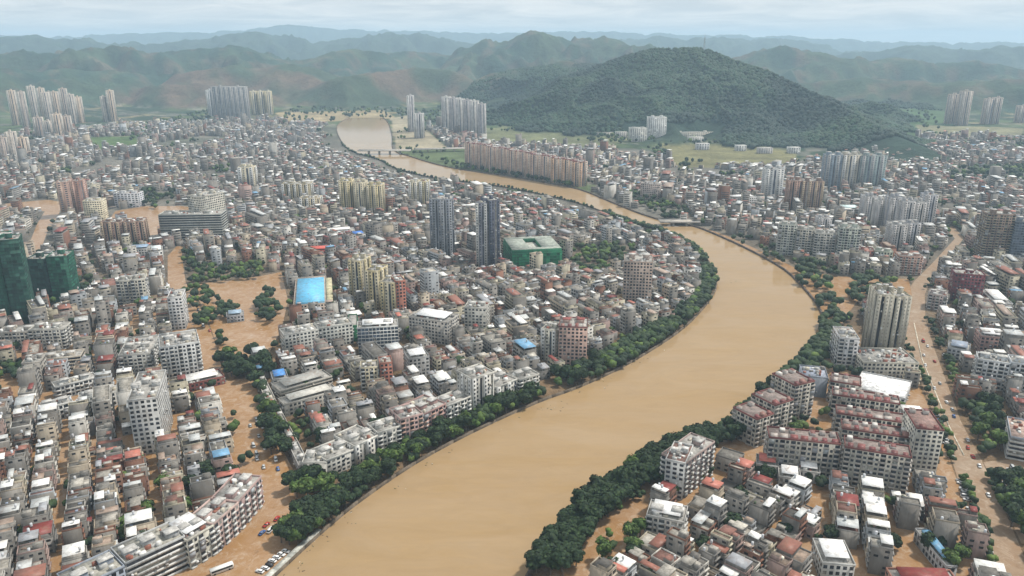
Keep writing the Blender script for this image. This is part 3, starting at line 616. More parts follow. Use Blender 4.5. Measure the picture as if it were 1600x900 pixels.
Bk((1485, 470), (1532, 474), 18, 430, 'windows', (.16, .04, .05), 'dark wine red block by the east avenue junction', 'apartment block', heads=1)
Bk((1448, 482), (1476, 486), 18, 462, 'balcony', (.48, .4, .38), 'white and red mid-rise at the avenue junction', 'apartment block')
Bk((1402, 428), (1438, 430), 20, 402, 'balcony', (.50, .32, .26), 'salmon pink corner block at the flooded junction', 'apartment block')
Bk((1340, 412), (1362, 414), 16, 392, 'windows', (.38, .15, .12), 'brick red block in the east riverfront row', 'apartment block')
Bk((1364, 415), (1392, 417), 16, 394, 'windows', (.38, .42, .34), 'green tinted block in the east riverfront row', 'apartment block')
er = [(1213, 1240, 398, 352), (1241, 1268, 401, 360), (1269, 1301, 405, 366), (1306, 1338, 410, 358)]
for i, (x0, x1, yb, yt) in enumerate(er): T((x0, yb), (x1, yb+2), 18, yt, 'balcony', [(.48, .5, .45), (.5, .48, .42), (.47, .46, .42), (.46, .5, .44)][i], ['pale green slab at the downstream end of the east riverfront row', 'cream slab next in the east riverfront row', 'grey-cream slab third in the east riverfront row', 'taller pale slab before the brick red riverfront block'][i], 'tower')
cl = [(1348, 1364, 352, 308), (1368, 1384, 362, 314), (1386, 1402, 368, 310), (1404, 1420, 380, 316), (1423, 1438, 376, 318), (1440, 1456, 366, 306), (1280, 1298, 362, 342), (1390, 1412, 396, 352), (1414, 1432, 392, 350)]
for i, (x0, x1, yb, yt) in enumerate(cl): T((x0, yb), (x1, yb), 20, yt, 'stripes', [(.42, .42, .43), (.5, .49, .48), (.36, .37, .4)][i % 3], f'grey slender tower, {ORD[i+1]} in the packed cluster northeast of the junction', 'tower', c2=(.55, .53, .52), group='packed grey towers')
T((1226, 332), (1248, 333), 22, 283, 'stripes', 'brown', 'brown tower, western of the pair with pale frames', 'tower', c2=(.4, .26, .2))
T((1249, 333), (1282, 334), 22, 284, 'stripes', (.24, .17, .14), 'dark brown tower, eastern of the pair with pale frames', 'tower', c2='tan')
T((1193, 312), (1221, 312), 20, 265, 'stripes', 'lgrey', 'pale grey tower north of the brown pair', 'tower', c2='white')
wd = [(1287, 1311, 295, 243, (.22, .27, .32)), (1312, 1340, 295, 243, (.5, .46, .38)), (1341, 1379, 296, 244, (.24, .30, .30))]
for i, (x0, x1, yb, yt, c) in enumerate(wd): T((x0, yb), (x1, yb), 22, yt, 'stripes', c, ['slate western third of the widest tower wall below the hill', 'cream centre of the widest tower wall below the hill', 'green-grey eastern third of the widest tower wall below the hill'][i], 'tower', c2=['grey', 'white', 'grey'][i])
Bk((1000, 310), (1030, 312), 16, 288, 'windows', (.42, .36, .33), 'beige mid-rise behind the wooded bank', 'apartment block')
# pink riverside estate
for i in range(11):
    x0 = 727+i*16.3; yb = 261+i*2.9
    T((x0, yb), (x0+14.6, yb+2.6), 20, yb-37-(1 if i % 2 else 0), 'stripes', (.50, .36, .29) if i < 8 else (.58, .38, .25), f'pink brown tower with red roof, {ORD[i+1]} from the bridge in the riverside row', 'tower', c2=(.58, .47, .39), redtrim=True, heads=0, group='pink riverside towers', far=True)
for i in range(6):
    x0 = 691+i*10.8; T((x0, 204+i*2.3), (x0+8.2, 204.6+i*2.3), 22, 152+i*1.6+(3 if i == 5 else 0), 'stripes', (.42, .40, .40) if i % 2 else (.6, .58, .55), f'pale high-rise, {ORD[i+1]} of the six standing in front of the hill', 'tower', c2=(.52, .5, .5), group='six high-rises below the hill', far=True, heads=1)
T((638, 206), (647, 206), 20, 150, 'stripes', (.5, .48, .48), 'pale high-rise by the upper river, taller of a pair', 'tower', far=True, heads=1)
T((648, 216), (662, 216), 20, 178, 'stripes', (.52, .5, .5), 'pale high-rise by the upper river, shorter of a pair', 'tower', far=True, heads=1)
T((326, 182), (334, 182), 20, 141, 'stripes', 'lgrey', 'slim pale tower at the edge of the northern slab group', 'tower', far=True, heads=1)
T((334, 186), (388, 186), 26, 136, 'stripes', (.33, .32, .31), 'massive dark grey slab tower below the northern hills', 'tower', c2=(.40, .39, .38), far=True, roofc=(.6, .6, .6))
for i in range(3): T((393+i*11.5, 179), (402+i*11.5, 179), 22, 143, 'stripes', 'cream', f'cream tower, {ORD[i+1]} beside the massive dark slab', 'tower', c2='yellow', far=True, heads=1, group='cream towers beside the dark slab')
nw = [(20, 30, 196, 142), (36, 45, 200, 140), (50, 60, 186, 138), (64, 74, 182, 136), (77, 86, 184, 138), (72, 82, 196, 145), (86, 96, 190, 140), (100, 110, 192, 142), (110, 120, 194, 146), (122, 131, 192, 146), (56, 68, 214, 184), (70, 84, 215, 186), (86, 98, 216, 182), (100, 112, 214, 180), (162, 170, 190, 145), (172, 182, 190, 142), (0, 12, 252, 212), (15, 27, 250, 210), (30, 44, 248, 214)]
for i, (x0, x1, yb, yt) in enumerate(nw): T((x0, yb), (x1-2, yb), 18, yt+[0, 4, -3, 2, 6][i % 5], 'stripes', [(.56, .45, .35), (.42, .35, .30), (.52, .46, .40)][i % 3], f'distant beige tower, {ORD[i+1]} of the crowded northwest high-rise cluster', 'tower', c2=(.6, .55, .48), far=True, heads=1, group='northwest high-rise cluster')
for i, (x0, x1, yb, yt) in enumerate([(1480, 1494, 194, 148), (1497, 1512, 196, 143), (1537, 1547, 194, 155), (1549, 1560, 194, 153), (1590, 1606, 192, 166)]):
    T((x0, yb), (x1, yb), 24, yt, 'stripes', (.45, .38, .33), f'distant tan tower, {ORD[i+1]} from the hill among the eastern fields', 'tower', c2=(.58, .52, .47), far=True, heads=1, group='towers in the eastern fields')
Bk((1012, 219), (1040, 219), 30, 184, 'windows', 'white', 'white institute block at the foot of the wooded hill', 'institute', far=True)
Bk((984, 222), (1010, 222), 30, 201, 'windows', (.55, .54, .5), 'lower cream wing beside the white institute block', 'institute', far=True)
Bk((1045, 219), (1122, 217), 30, 207, 'windows', (.5, .47, .4), 'long low tan building at the hill foot', 'building', far=True)

building('hall', (1398, 940), (1500, 944), 13, 885, 'windows', (.4, .2, .15), 'long hall with deep red roof at the bottom frame edge by the east avenue', 'hall', heads=0, shed=(.20, .035, .03), hgt=8)
building('hall', (1474, 905), (1492, 905), 30, 860, 'windows', (.4, .4, .4), 'narrow hall with sky blue roof above the deep red one', 'hall', heads=0, shed=(.13, .31, .48), hgt=7)
building('hall', (1281, 908), (1332, 912), 19, 870, 'windows', (.5, .5, .48), 'hall with broad bright white roof between two orange alleys', 'hall', heads=0, shed=(.85, .85, .84), hgt=10)
building('hall', (428, 610), (452, 606), 15, 596, 'windows', (.4, .4, .4), 'low hall with strong blue roof behind the avenue terraces', 'hall', heads=0, shed=(.07, .25, .6), hgt=8)
building('hall', (446, 652), (530, 628), 12, 640, 'windows', (.42, .4, .36), 'long low hall with pale roof behind the avenue terraces', 'hall', heads=0, shed=(.5, .49, .45), hgt=9)
building('hall', (440, 628), (520, 604), 16, 615, 'bands', (.42, .4, .36), 'low wide market roof of weathered grey behind the avenue terraces', 'hall', heads=0, shed=(.33, .33, .31), hgt=8, c2='cement')
building('hall', (355, 505), (382, 502), 12, 490, 'windows', (.4, .4, .42), 'blue-grey shed alone in the flooded square', 'shed', heads=0, shed=(.28, .38, .48), hgt=6)
building('hall', (1552, 486), (1580, 488), 44, 470, 'windows', (.5, .5, .5), 'hall with long white roof northeast of the wine red block', 'hall', heads=0, shed=(.82, .82, .82), hgt=8)
building('hall', (1478, 560), (1512, 566), 18, 545, 'windows', (.35, .37, .4), 'slate roofed hall across from the cream twin towers', 'hall', heads=0, shed=(.25, .30, .38), hgt=9)
building('hall', (1315, 340), (1346, 340), 24, 330, 'windows', (.5, .5, .5), 'far hall with pale cyan roof beside the packed grey towers', 'hall', heads=0, shed=(.6, .75, .75), hgt=12)
building('hall', (1228, 318), (1268, 314), 20, 308, 'windows', (.5, .5, .5), 'far market hall with white roof', 'hall', heads=0, shed=(.8, .8, .8), hgt=10) if False else None
building('hall', (1140, 320), (1182, 318), 16, 310, 'windows', (.5, .5, .5), 'far long hall with white roof across the upper river', 'hall', heads=0, shed=(.8, .8, .8), hgt=10)
for q_, (x_, y_, c_, lb_) in enumerate([(1245, 752, (.8, .8, .8), 'white canopy shed nearest the front red-roofed slab'), (1215, 762, (.8, .8, .8), 'white canopy shed beside the river-side estate blocks'), (1180, 742, (.5, .14, .11), 'coral roofed shed by the estate corner')]):
    building('canopy_shed', (x_, y_), (x_+34, y_+5), 12, y_-10, 'windows', (.4, .39, .37), lb_, 'shed', heads=0, shed=c_, hgt=7)

# ---------------------------------------------------------------- small houses
WALLS = [((.52, .50, .46), 'white'), ((.42, .36, .28), 'beige'), ((.33, .24, .215), 'pinkish'), ((.26, .25, .235), 'grey'), ((.22, .21, .195), 'grey'), ((.22, .11, .075), 'brick'), ((.47, .43, .33), 'cream'), ((.38, .40, .42), 'pale grey')]
ROOFS = [((.24, .225, .20), 5), ((.165, .155, .14), 5), ((.36, .34, .30), 3), ((.105, .098, .09), 3), ((.20, .10, .08), 1.5), ((.25, .19, .15), 2.5)]
TINS = [((.80, .80, .78), 'white', 4), ((.50, .52, .52), 'grey', 4), ((.26, .11, .08), 'rust red', 2.5), ((.20, .045, .04), 'dark red', 1.2), ((.16, .34, .52), 'blue', .35), ((.35, .27, .22), 'brown', 1.5), ((.30, .31, .33), 'dark grey', 2.5), ((.45, .16, .12), 'coral', .35)]
def wchoice(rr, lst): 
    t = rr.uniform(0, sum(x[-1] for x in lst))
    for x in lst:
        t -= x[-1]
        if t <= 0: return x
    return lst[-1]
# extra clear areas (photo outlines)
PARKS = [[(890, 425), (900, 388), (985, 385), (990, 412), (930, 432)], [(300, 447), (305, 420), (405, 415), (410, 436)], [(215, 332), (222, 300), (272, 300), (272, 330)], [(975, 312), (1000, 306), (1075, 330), (1070, 345), (1040, 345)], [(1502, 636), (1556, 640), (1570, 715), (1534, 712)], [(1236, 452), (1245, 410), (1300, 420), (1300, 460)], [(1325, 475), (1330, 440), (1392, 440), (1392, 472)], [(1545, 740), (1600, 760), (1620, 850), (1580, 850)], [(1010, 232), (1040, 228), (1044, 245), (1015, 250)], [(340, 262), (372, 258), (374, 272), (342, 276)], [(1500, 262), (1600, 262), (1620, 285), (1500, 280)], [(120, 440), (148, 440), (148, 458), (120, 458)]]
ESTATE = [(1178, 702), (1236, 655), (1270, 600), (1340, 590), (1452, 640), (1468, 745), (1196, 750)]
CLEAR = [ESTATE, RIVER, AVENUE_W, SQUARE, AVENUE_E, QUAY_E, LAKE_W, LAKE_NW, POOL1, PINKBANK, LOT_SE] + PARKS + [f[0] for f in FIELDS[:-1]]
def seg_dist(x, y, P):
    x = np.asarray(x); y = np.asarray(y); best = np.full(x.shape, 1e9)
    for i in range(len(P)-1):
        ax, ay = P[i]; bx, by = P[i+1]; dx, dy = bx-ax, by-ay; L2 = dx*dx+dy*dy+1e-9
        t = np.clip(((x-ax)*dx+(y-ay)*dy)/L2, 0, 1); best = np.minimum(best, np.hypot(x-ax-t*dx, y-ay-t*dy))
    return best
WEST_Z = [(-200, 1000), (-200, 225), (-60, 215), (150, 200), (330, 180), (450, 185), (527, 197)] + [tuple(p) for p in BANK_L[::-1][2:]] + [(380, 1000)]
EAST_Z = [(805, 1000)] + [tuple(p) for p in BANK_R[::-1]] + [(860, 232), (1000, 235), (1200, 255), (1380, 240), (1460, 205), (1700, 215), (1800, 400), (1800, 1000)]
specs = []
def gen_zone(zone, ang0, poly, seed, rmin, rmax, sub=None):
    """rows of houses on a turned grid: X across the alleys, Y along them"""
    rr = random.Random(seed)
    c, s = cos(ang0), sin(ang0)
    P = gp([(x, max(y, 175)) for x, y in poly])
    U = [(x*c+y*s, -x*s+y*c) for x, y in P]
    u0, u1 = min(u[0] for u in U), max(u[0] for u in U); v0, v1 = min(u[1] for u in U), max(u[1] for u in U)
    pitch = 14.6
    nrow = int((u1-u0)/pitch)+1; ux = u0-pitch
    for i in range(nrow):
        ux += pitch+(3.6 if i % 3 == 0 else 0); v = v0; k = 0
        while v < v1:
            x = ux*c-v*s; y = ux*s+v*c; D = math.hypot(x, y)
            wd = rr.choice([3.8, 4.4, 5.2, 6.2, 7.4, 9, 11.5])*(1.0 if D < 900 else 1.1)
            if D > 520 and rr.random() < .035: wd = rr.uniform(18, 30)
            if (v % 86) < 5: v += 6; continue
            if D < rmin or D > rmax or y < 100: v += wd; continue
            specs.append(dict(zone=zone, row=i, u=ux, v=v, w=wd, d=(10.8+rr.uniform(-2.2, .9)) if rr.random() < .85 else 13.6, x=x+c*rr.uniform(-.8, .8), y=y+s*rr.uniform(-.8, .8), ang=ang0, D=D, seed=rr.random()))
            v += wd+(0.25 if rr.random() < .75 else rr.choice([1.6, 2.6, 4.0]))
gen_zone('west', radians(26.5), WEST_Z, 1, 0, 2700)
gen_zone('east', radians(-19), EAST_Z, 2, 0, 2600)
LOW_E = [(805, 1000), (800, 930), (870, 830), (1000, 728), (1140, 668), (1165, 700), (1262, 752), (1262, 1000)]
specs = [s for s in specs if not (s['zone'] == 'east' and s['y'] > 50 and inpoly(*[[q] for q in proj(s['x'], s['y'])], LOW_E)[0])]
gen_zone('shore', radians(-47), LOW_E, 5, 0, 900)
for s_ in specs:      # streets bend and plots go crooked away from the planned rows
    a_ = min(1, max(0, (s_['D']-480)/500)) if s_['zone'] != 'shore' else .55
    X_, Y_ = np.array([s_['x']/150]), np.array([s_['y']/150])
    s_['x'] += a_*60*(float(vn(X_, Y_)[0])-.5); s_['y'] += a_*60*(float(vn(X_+31, Y_+7)[0])-.5)
    s_['ang'] += a_*(.9*(float(vn(X_*1.4+3, Y_*1.4+11)[0])-.5)+R.uniform(-.10, .10))
    s_['row'] = int(s_['row'])
S_x = np.array([s['x'] for s in specs]); S_y = np.array([s['y'] for s in specs])
# centre of each house
for k, s_ in enumerate(specs):
    s_['D'] = math.hypot(s_['x'], s_['y']); c, s = cos(s_['ang']), sin(s_['ang']); s_['cx'] = s_['x']+c*s_['d']/2-s*s_['w']/2; s_['cy'] = s_['y']+s*s_['d']/2+c*s_['w']/2
CX = np.array([s['cx'] for s in specs]); CY = np.array([s['cy'] for s in specs])
px, py = proj(CX, CY)
ZN = np.array([s['zone'] for s in specs]); keep = np.where(ZN == 'west', inpoly(px, py, WEST_Z), np.where(ZN == 'shore', inpoly(px, py, LOW_E), inpoly(px, py, EAST_Z)))
keep &= (px > -70) & (px < 1670) & (py < 975)
for poly in CLEAR:
    g = gp([(x, min(y, 1100)) for x, y in poly])
    for ddx, ddy in ((0, 0), (5, 5), (-5, 5), (5, -5), (-5, -5)): keep &= ~inpoly(CX+ddx, CY+ddy, g)
dl = seg_dist(CX, CY, BL); dr = seg_dist(CX, CY, BR)
near = CY < 1000
keep &= ~((dl < np.where(CY < 640, 33, np.where(near, 19, 40))) & (ZN == 'west'))
keep &= ~((dr < np.where(near, 34, 13)) & (ZN != 'west'))
for (ax, ay, c, s, Lw, dp) in FOOT:
    u = (CX-ax)*c+(CY-ay)*s; v = -(CX-ax)*s+(CY-ay)*c
    keep &= ~((u > -8) & (u < Lw+8) & (v > -9) & (v < dp+8))
nz = fbm(CX/140, CY/140); nz2 = fbm(CX/35+3, CY/35)
keep &= ~((np.hypot(CX, CY) > 1300) & (nz > 0.63)); keep &= ~(nz2 > 0.80)
keep &= ~((np.hypot(CX, CY) > 1500) & (_rs.rand(len(CX)) < 0.12))
for s_, q_ in zip(specs, (dl < 170) & (CY > 1050) & (ZN == 'west')): s_['low'] = bool(q_)
specs = [s for s, k in zip(specs, keep) if k]
# noticeable roofs in the photograph: (x, y, tin colour index)
ACC = [(90, 695, 0), (78, 752, 0), (100, 812, 0), (122, 845, 0), (75, 820, 3), (110, 800, 3), (40, 830, 3), (205, 800, 0), (215, 795, 0), (370, 705, 4), (365, 680, 1), (105, 700, 4), (180, 555, 3), (185, 558, 2), (210, 556, 0), (170, 715, 3), (200, 712, 7), (110, 860, 2), (420, 580, 4), (430, 590, 4), (545, 590, 0), (670, 590, 0), (1012, 778, 0), (1300, 880, 0), (1345, 765, 0), (1350, 785, 0), (1358, 805, 0), (1365, 822, 0), (1365, 790, 0), (1235, 735, 0), (1270, 735, 0), (1225, 760, 0), (1475, 870, 4), (912, 883, 4), (1430, 890, 3), (1410, 890, 3), (1300, 785, 3), (990, 785, 3), (1045, 775, 3), (1120, 740, 7), (975, 880, 7), (990, 870, 0), (1060, 805, 0), (1130, 855, 2), (1290, 820, 0), (1330, 840, 1), (45, 770, 1), (60, 900, 2), (150, 770, 0), (130, 640, 1), (1490, 480, 0), (1570, 460, 0), (1450, 860, 1), (1250, 780, 0), (1180, 700, 7), (1210, 720, 3), (1155, 590, 0)]
used = set(); forced = {}
cxs = np.array([s['cx'] for s in specs]); cys = np.array([s['cy'] for s in specs])
hx, hy = proj(cxs, cys, 15.0)
for ax_, ay_, ci in ACC:
    d = np.hypot(hx-ax_, hy-ay_)
    for j in np.argsort(d)[:4]:
        if j not in used and d[j] < 30: used.add(j); forced[int(j)] = ci; break
def house(s_, local, detail, tin_force=None):
    """returns {part: Acc}; local: part meshes in the house's own frame, else in the world's"""
    rr = random.Random(s_['seed'])
    if local: F = I0
    else: F = (s_['x'], s_['y'], cos(s_['ang']), sin(s_['ang']))
    d, w = s_['d'], s_['w']
    nfl = rr.choice([1, 2, 2, 3, 3, 3, 4, 4, 5]) if s_['D'] < 1300 else rr.choice([1, 2, 3, 3, 4])
    if s_['D'] > 620 and w > 9 and rr.random() < .12: nfl += rr.choice([1, 2, 3])
    if s_['D'] > 560 and w > 7 and rr.random() < (.08 if s_['zone'] == 'west' else .05): nfl = rr.randint(5, 8)
    if s_['D'] > 700 and w > 8 and rr.random() < .012: nfl = rr.randint(9, 13); d, w = 15, w*1.5
    if tin_force is not None: nfl = min(max(nfl, 2), 4)
    if s_.get('low'): nfl = min(nfl, 2)
    if w > 17: nfl = rr.randint(4, 7)
    h = nfl*3.1+rr.uniform(-.3, .5)
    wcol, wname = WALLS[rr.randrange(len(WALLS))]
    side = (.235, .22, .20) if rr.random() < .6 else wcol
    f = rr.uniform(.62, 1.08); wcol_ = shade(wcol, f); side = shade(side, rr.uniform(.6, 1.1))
    rc = wchoice(rr, ROOFS)[0]; rc = shade(rc, rr.uniform(.6, 1.15))
    P = {}
    def A_(n):
        if local: return P.setdefault(n, Acc())
        return P.setdefault('all', Acc())
    W = A_('wall'); i0 = len(W.c)
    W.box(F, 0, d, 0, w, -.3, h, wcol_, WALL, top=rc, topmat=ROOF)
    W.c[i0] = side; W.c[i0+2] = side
    if local: Rf = A_('roof'); Rf.box(F, .22, d-.22, .22, w-.22, h+.01, h+.14, rc, ROOF)
    if detail >= 1:
        p = A_('parapet'); pc = shade(wcol_, 1.05)
        for (a, b, c_, e) in ((-.1, d+.1, 0, .2), (-.1, d+.1, w-.2, w), (-.1, .18, .203, w-.203), (d-.18, d+.1, .203, w-.203)): p.box(F, a, b, c_, e, h+.005, h+.95, pc, WALL)
    # windows and balconies
    dims = (0, d, 0, w)
    g = A_('window_panes')
    if detail >= 1:
        for face in (0, 1, 3) if not local else (0, 1, 2, 3):
            Ln = d if face in (0, 2) else w
            end = face in (0, 2)
            if end and rr.random() < .35: continue
            nb = max(1, int(Ln/(3.0 if not end else 3.6))); bw = Ln/nb
            for k in range(nfl):
                z = k*3.1
                for b in range(nb):
                    if rr.random() < (.3 if end else .1): continue
                    big = (not end)
                    g.pane(F, face, b*bw+bw*(.12 if big else .28), (b+1)*bw-bw*(.12 if big else .28), z+(.7 if big else 1.0), z+(2.6 if big else 2.3), dims, .04, jit((.19, .185, .17), .4) if rr.random() < .12 else jit((.028, .03, .033), .6))
            if not end and detail >= 2 or (local and not end):
                for k in range(1, nfl):
                    if local:
                        bb = Acc(); bb.slab(F, face, .25, Ln-.25, k*3.1-.12, k*3.1+.75, dims, .85, shade(wcol_, 1.1)); P.setdefault('balcony', []).append(bb)
                    else: g.slab(F, face, .25, Ln-.25, k*3.1-.12, k*3.1+.75, dims, .85, shade(wcol_, 1.1))
    else:
        for face in (0, 1 if s_['zone'] == 'west' else 3):
            Ln = d if face == 0 else w
            if rr.random() < .3: continue
            for k in range(min(nfl, 7)): g.pane(F, face, Ln*.1, Ln*.9, k*3.1+1, k*3.1+2.3, dims, .05, jit((.09, .09, .09), .3))
    # things on the roof
    tinname = None
    far_side = 1 if rr.random() < .6 else 0
    if (rr.random() < .80 and min(w, d) > 5) or tin_force is not None:
        s = A_('stair_head'); sx = rr.choice([.3, d-4.6]); sy = rr.uniform(.3, max(.4, w-3.4))
        if tin_force is None: s.box(F, sx, sx+4.2, sy, sy+min(3.0, w-.8), h+.15, h+2.7, shade(side, 1.1), WALL, top=shade(rc, 1.25), topmat=ROOF)
    pt = .50
    if tin_force is not None or rr.random() < pt:
        t = TINS[tin_force] if tin_force is not None else wchoice(rr, TINS); tinname = t[1]
        tcx = shade(t[0], rr.uniform(.85, 1.1)) if tin_force is None else t[0]
        fr = 0.92 if tin_force is not None else rr.choice([.35, .5, .6, .95])
        x0 = .1 if rr.random() < .5 else d*(1-fr); x1 = min(d-.1, x0+d*fr)
        if tin_force is not None: x0, x1 = .3, d-.3
        tn = A_('tin_roof'); y0, y1 = .1, w-.1
        zt = h+2.75
        tn.box(F, x0, x1, y0, y1, zt, zt+.12, tcx, TIN, bottom=True, z1b=zt+.12+rr.choice([0, .5, .9]))
        if detail >= 1:
            for (a, b) in ((x0+.1, y0+.15), (x1-.25, y0+.15), (x0+.1, y1-.3), (x1-.25, y1-.3)): tn.box(F, a, a+.15, b, b+.15, h+.14, zt, (.35, .34, .33), TIN)
            if rr.random() < .5: tn.box(F, x0+.3, x1-.3, y0+.5, y1-.5, h+.14, zt-.02, shade(side, 1.05), WALL)
    elif rr.random() < .35 and detail >= 1 and w > 6:
        t = A_('roof_room'); x0 = rr.uniform(.3, d*.4); t.box(F, x0, x0+d*.5, .3, w*.75, h+.15, h+3.0, shade(wcol_, .95), WALL, top=rc, topmat=ROOF)
        t.box(F, x0-.3, x0+d*.5+.3, .0, w*.75+.3, h+3.004, h+3.15, shade(rc, 1.2), ROOF)
    if detail >= 1 and rr.random() < .5:
        t = A_('water_tank'); cx = rr.uniform(1.5, d-1.5); cy = rr.uniform(1, w-1); zb = h+.15 if tinname is None else h+3.85
        t.cyl(F, cx, cy, .65, zb, zb+1.7, (.55, .57, .6), TIN, 7)
    if detail >= 1 and rr.random() < .5:   # junk, planters and low roof sheds
        t = A_('roof_clutter')
        for q in range(rr.randint(1, 4)):
            x = rr.uniform(.5, d-2.5); y = rr.uniform(.4, w-2.2); a = rr.uniform(.6, 2.2); b = rr.uniform(.5, 1.6)
            t.box(F, x, x+a, y, y+b, h+.145, h+.145+rr.uniform(.3, 1.3), rr.choice([(.5, .5, .48), (.08, .12, .05), (.3, .2, .15), (.25, .3, .4), (.6, .58, .5)]), ROOF)
    return P, nfl, wname, tinname, h
# choose the 300 that show largest
def seen(s):
    p = proj(s['cx'], s['cy'], 10.0)
    if not (-5 < p[0] < 1605 and p[1] < 915): return -1
    return s['w']*s['d']/(s['D']**2+H*H)
order = sorted(range(len(specs)), key=lambda i: -seen(specs[i])); named = set(i for i in order[:300] if seen(specs[i]) > 0)
rowrank = {}
for zname in ('west', 'east', 'shore'):
    rows = sorted({specs[i]['row'] for i in named if specs[i]['zone'] == zname}, reverse=(zname == 'west'))
    for q, r in enumerate(rows):
        hs = sorted([i for i in named if specs[i]['zone'] == zname and specs[i]['row'] == r], key=lambda i: specs[i]['v'])
        for q2, i in enumerate(hs): rowrank[i] = (q+1, q2+1)
mass = Acc()
for i, s_ in enumerate(specs):
    tf = forced.get(i)
    if i in named:
        P, nfl, wn, tn, h = house(s_, True, 2, tf)
        root = bpy.data.objects.new('town_house', None); col.objects.link(root); root.location = (s_['x'], s_['y'], 0); root.rotation_euler = (0, 0, s_['ang'])
        rw, pos = rowrank[i]
        bank = {'west': 'row from the west avenue', 'east': 'row below the red estate', 'shore': 'row from the outer bank'}[s_['zone']]
        rf_ = f'{tn} tin roof' if tn else 'flat roof'
        tag(root, f"{wn} {NUMW[nfl]}-storey house, {rf_}, {ORD[pos]} in {ORD[rw]} {bank}", 'house', {'west': 'houses west of the river', 'east': 'houses below the red-roofed estate', 'shore': 'houses along the outer bank'}[s_['zone']])
        for nm, a in P.items():
            if isinstance(a, list):
                for b in a: add(nm, b.mesh(nm), root)
            elif a.f: add(nm, a.mesh(nm), root, kind='stuff' if nm in ('window_panes', 'roof_clutter') else None)
    else:
        P, *_ = house(s_, False, 2 if s_['D'] < 650 else 1 if s_['D'] < 1050 else 0, tf)
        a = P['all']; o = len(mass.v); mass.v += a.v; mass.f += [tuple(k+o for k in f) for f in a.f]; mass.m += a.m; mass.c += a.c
o = add('houses', mass.mesh('houses'), kind='stuff'); tag(o, 'dense mass of grey concrete town houses filling both banks beyond the nearest rows', 'houses')
print('houses', len(specs), 'named', len(named), 'mass faces', len(mass.f))

# ---------------------------------------------------------------- trees
import bmesh
def ico(sub):
    bm = bmesh.new(); bmesh.ops.create_icosphere(bm, subdivisions=sub, radius=1); bm.verts.ensure_lookup_table()
    V = np.array([v.co[:] for v in bm.verts]); Fc = [tuple(v.index for v in f.verts) for f in bm.faces]; bm.free(); return V, Fc
I1, F1 = ico(1); I2, F2 = ico(2)
def crown_acc(seed, greens):
    rs = np.random.RandomState(seed); a = Acc(); rr = random.Random(seed)
    lobes = [(0, 0, 7.6, 3.6)] + [(rr.uniform(-2.6, 2.6), rr.uniform(-2.6, 2.6), rr.uniform(5.2, 9.4), rr.uniform(1.7, 2.7)) for _ in range(7)]
    for (x, y, z, r) in lobes:
        V = I2*(r*.86*(0.82+0.36*rs.rand(len(I2), 1)))*np.array([1, 1, .82])+np.array([x, y, z]); a.raw(V, F2, shade(greens[0], rr.uniform(.7, 1.1)), LEAF)
        n = int(26*r)
        for _ in range(n):
            dv = rs.randn(3); dv /= np.linalg.norm(dv)
            if dv[2] < -.5: dv[2] *= -1
            p = np.array([x, y, z])+dv*np.array([1, 1, .82])*r*rs.uniform(.8, 1.12)
            t1 = np.cross(dv, rs.randn(3)); t1 /= np.linalg.norm(t1)+1e-6; t2 = np.cross(dv, t1)+dv*rs.uniform(-.6, .6); sz = rs.uniform(.35, .8)
            g = greens[rs.randint(len(greens))]
            a.quad(tuple(p-t1*sz-t2*sz*.6), tuple(p+t1*sz-t2*sz*.6), tuple(p+t1*sz*.7+t2*sz), tuple(p-t1*sz*.7+t2*sz*.8), shade(g, rs.uniform(.7, 1.4)), LEAF)
    return a
DG = [(.009, .023, .008), (.014, .031, .009), (.021, .040, .011)]; LG = [(.036, .070, .012), (.050, .088, .015), (.065, .10, .02)]
crowns = [crown_acc(s, DG).mesh('crown') for s in range(5)] + [crown_acc(s+10, LG).mesh('crown') for s in range(3)]
ta = Acc(); ta.cyl(I0, 0, 0, .38, -.3, 3.2, (.13, .10, .075), BARK, 7, .26)
for k in range(4):
    a_ = k*pi/2+.4; p0 = np.array([0, 0, 3.0]); p1 = np.array([cos(a_)*2.0, sin(a_)*2.0, 6.4]); n_ = np.array([-sin(a_), cos(a_), 0])
    V = [p0+n_*.16, p0-n_*.16, p0+np.array([0, 0, .3]), p1+n_*.06, p1-n_*.06, p1+np.array([0, 0, .12])]
    ta.raw(V, [(0, 1, 4, 3), (1, 2, 5, 4), (2, 0, 3, 5)], (.13, .10, .075), BARK)
trunk = ta.mesh('trunk')
trees = []   # x, y, scale, light?, place
def dens_line(P, offs, step, place, s0, s1, light=.2, t0=0, t1=1e9):
    acc = 0.0
    for i in range(len(P)-1):
        ax, ay = P[i]; bx, by = P[i+1]; Ls = math.hypot(bx-ax, by-ay); nx, ny = -(by-ay)/Ls, (bx-ax)/Ls
        while acc < Ls:
            t = acc/Ls
            for o in offs:
                jx, jy = R.uniform(-1.5, 1.5), R.uniform(-1.5, 1.5); s0_ = s0*.98; s1_ = s1*1.0; x = ax+(bx-ax)*t+nx*o+jx; y = ay+(by-ay)*t+ny*o+jy
                if R.random() < .97: trees.append((x, y, R.uniform(s0_, s1_), R.random() < light, place))
            acc += step
        acc -= Ls
def sub(P, a, b):
    q = [p for p in P if a <= p <= b]; return q
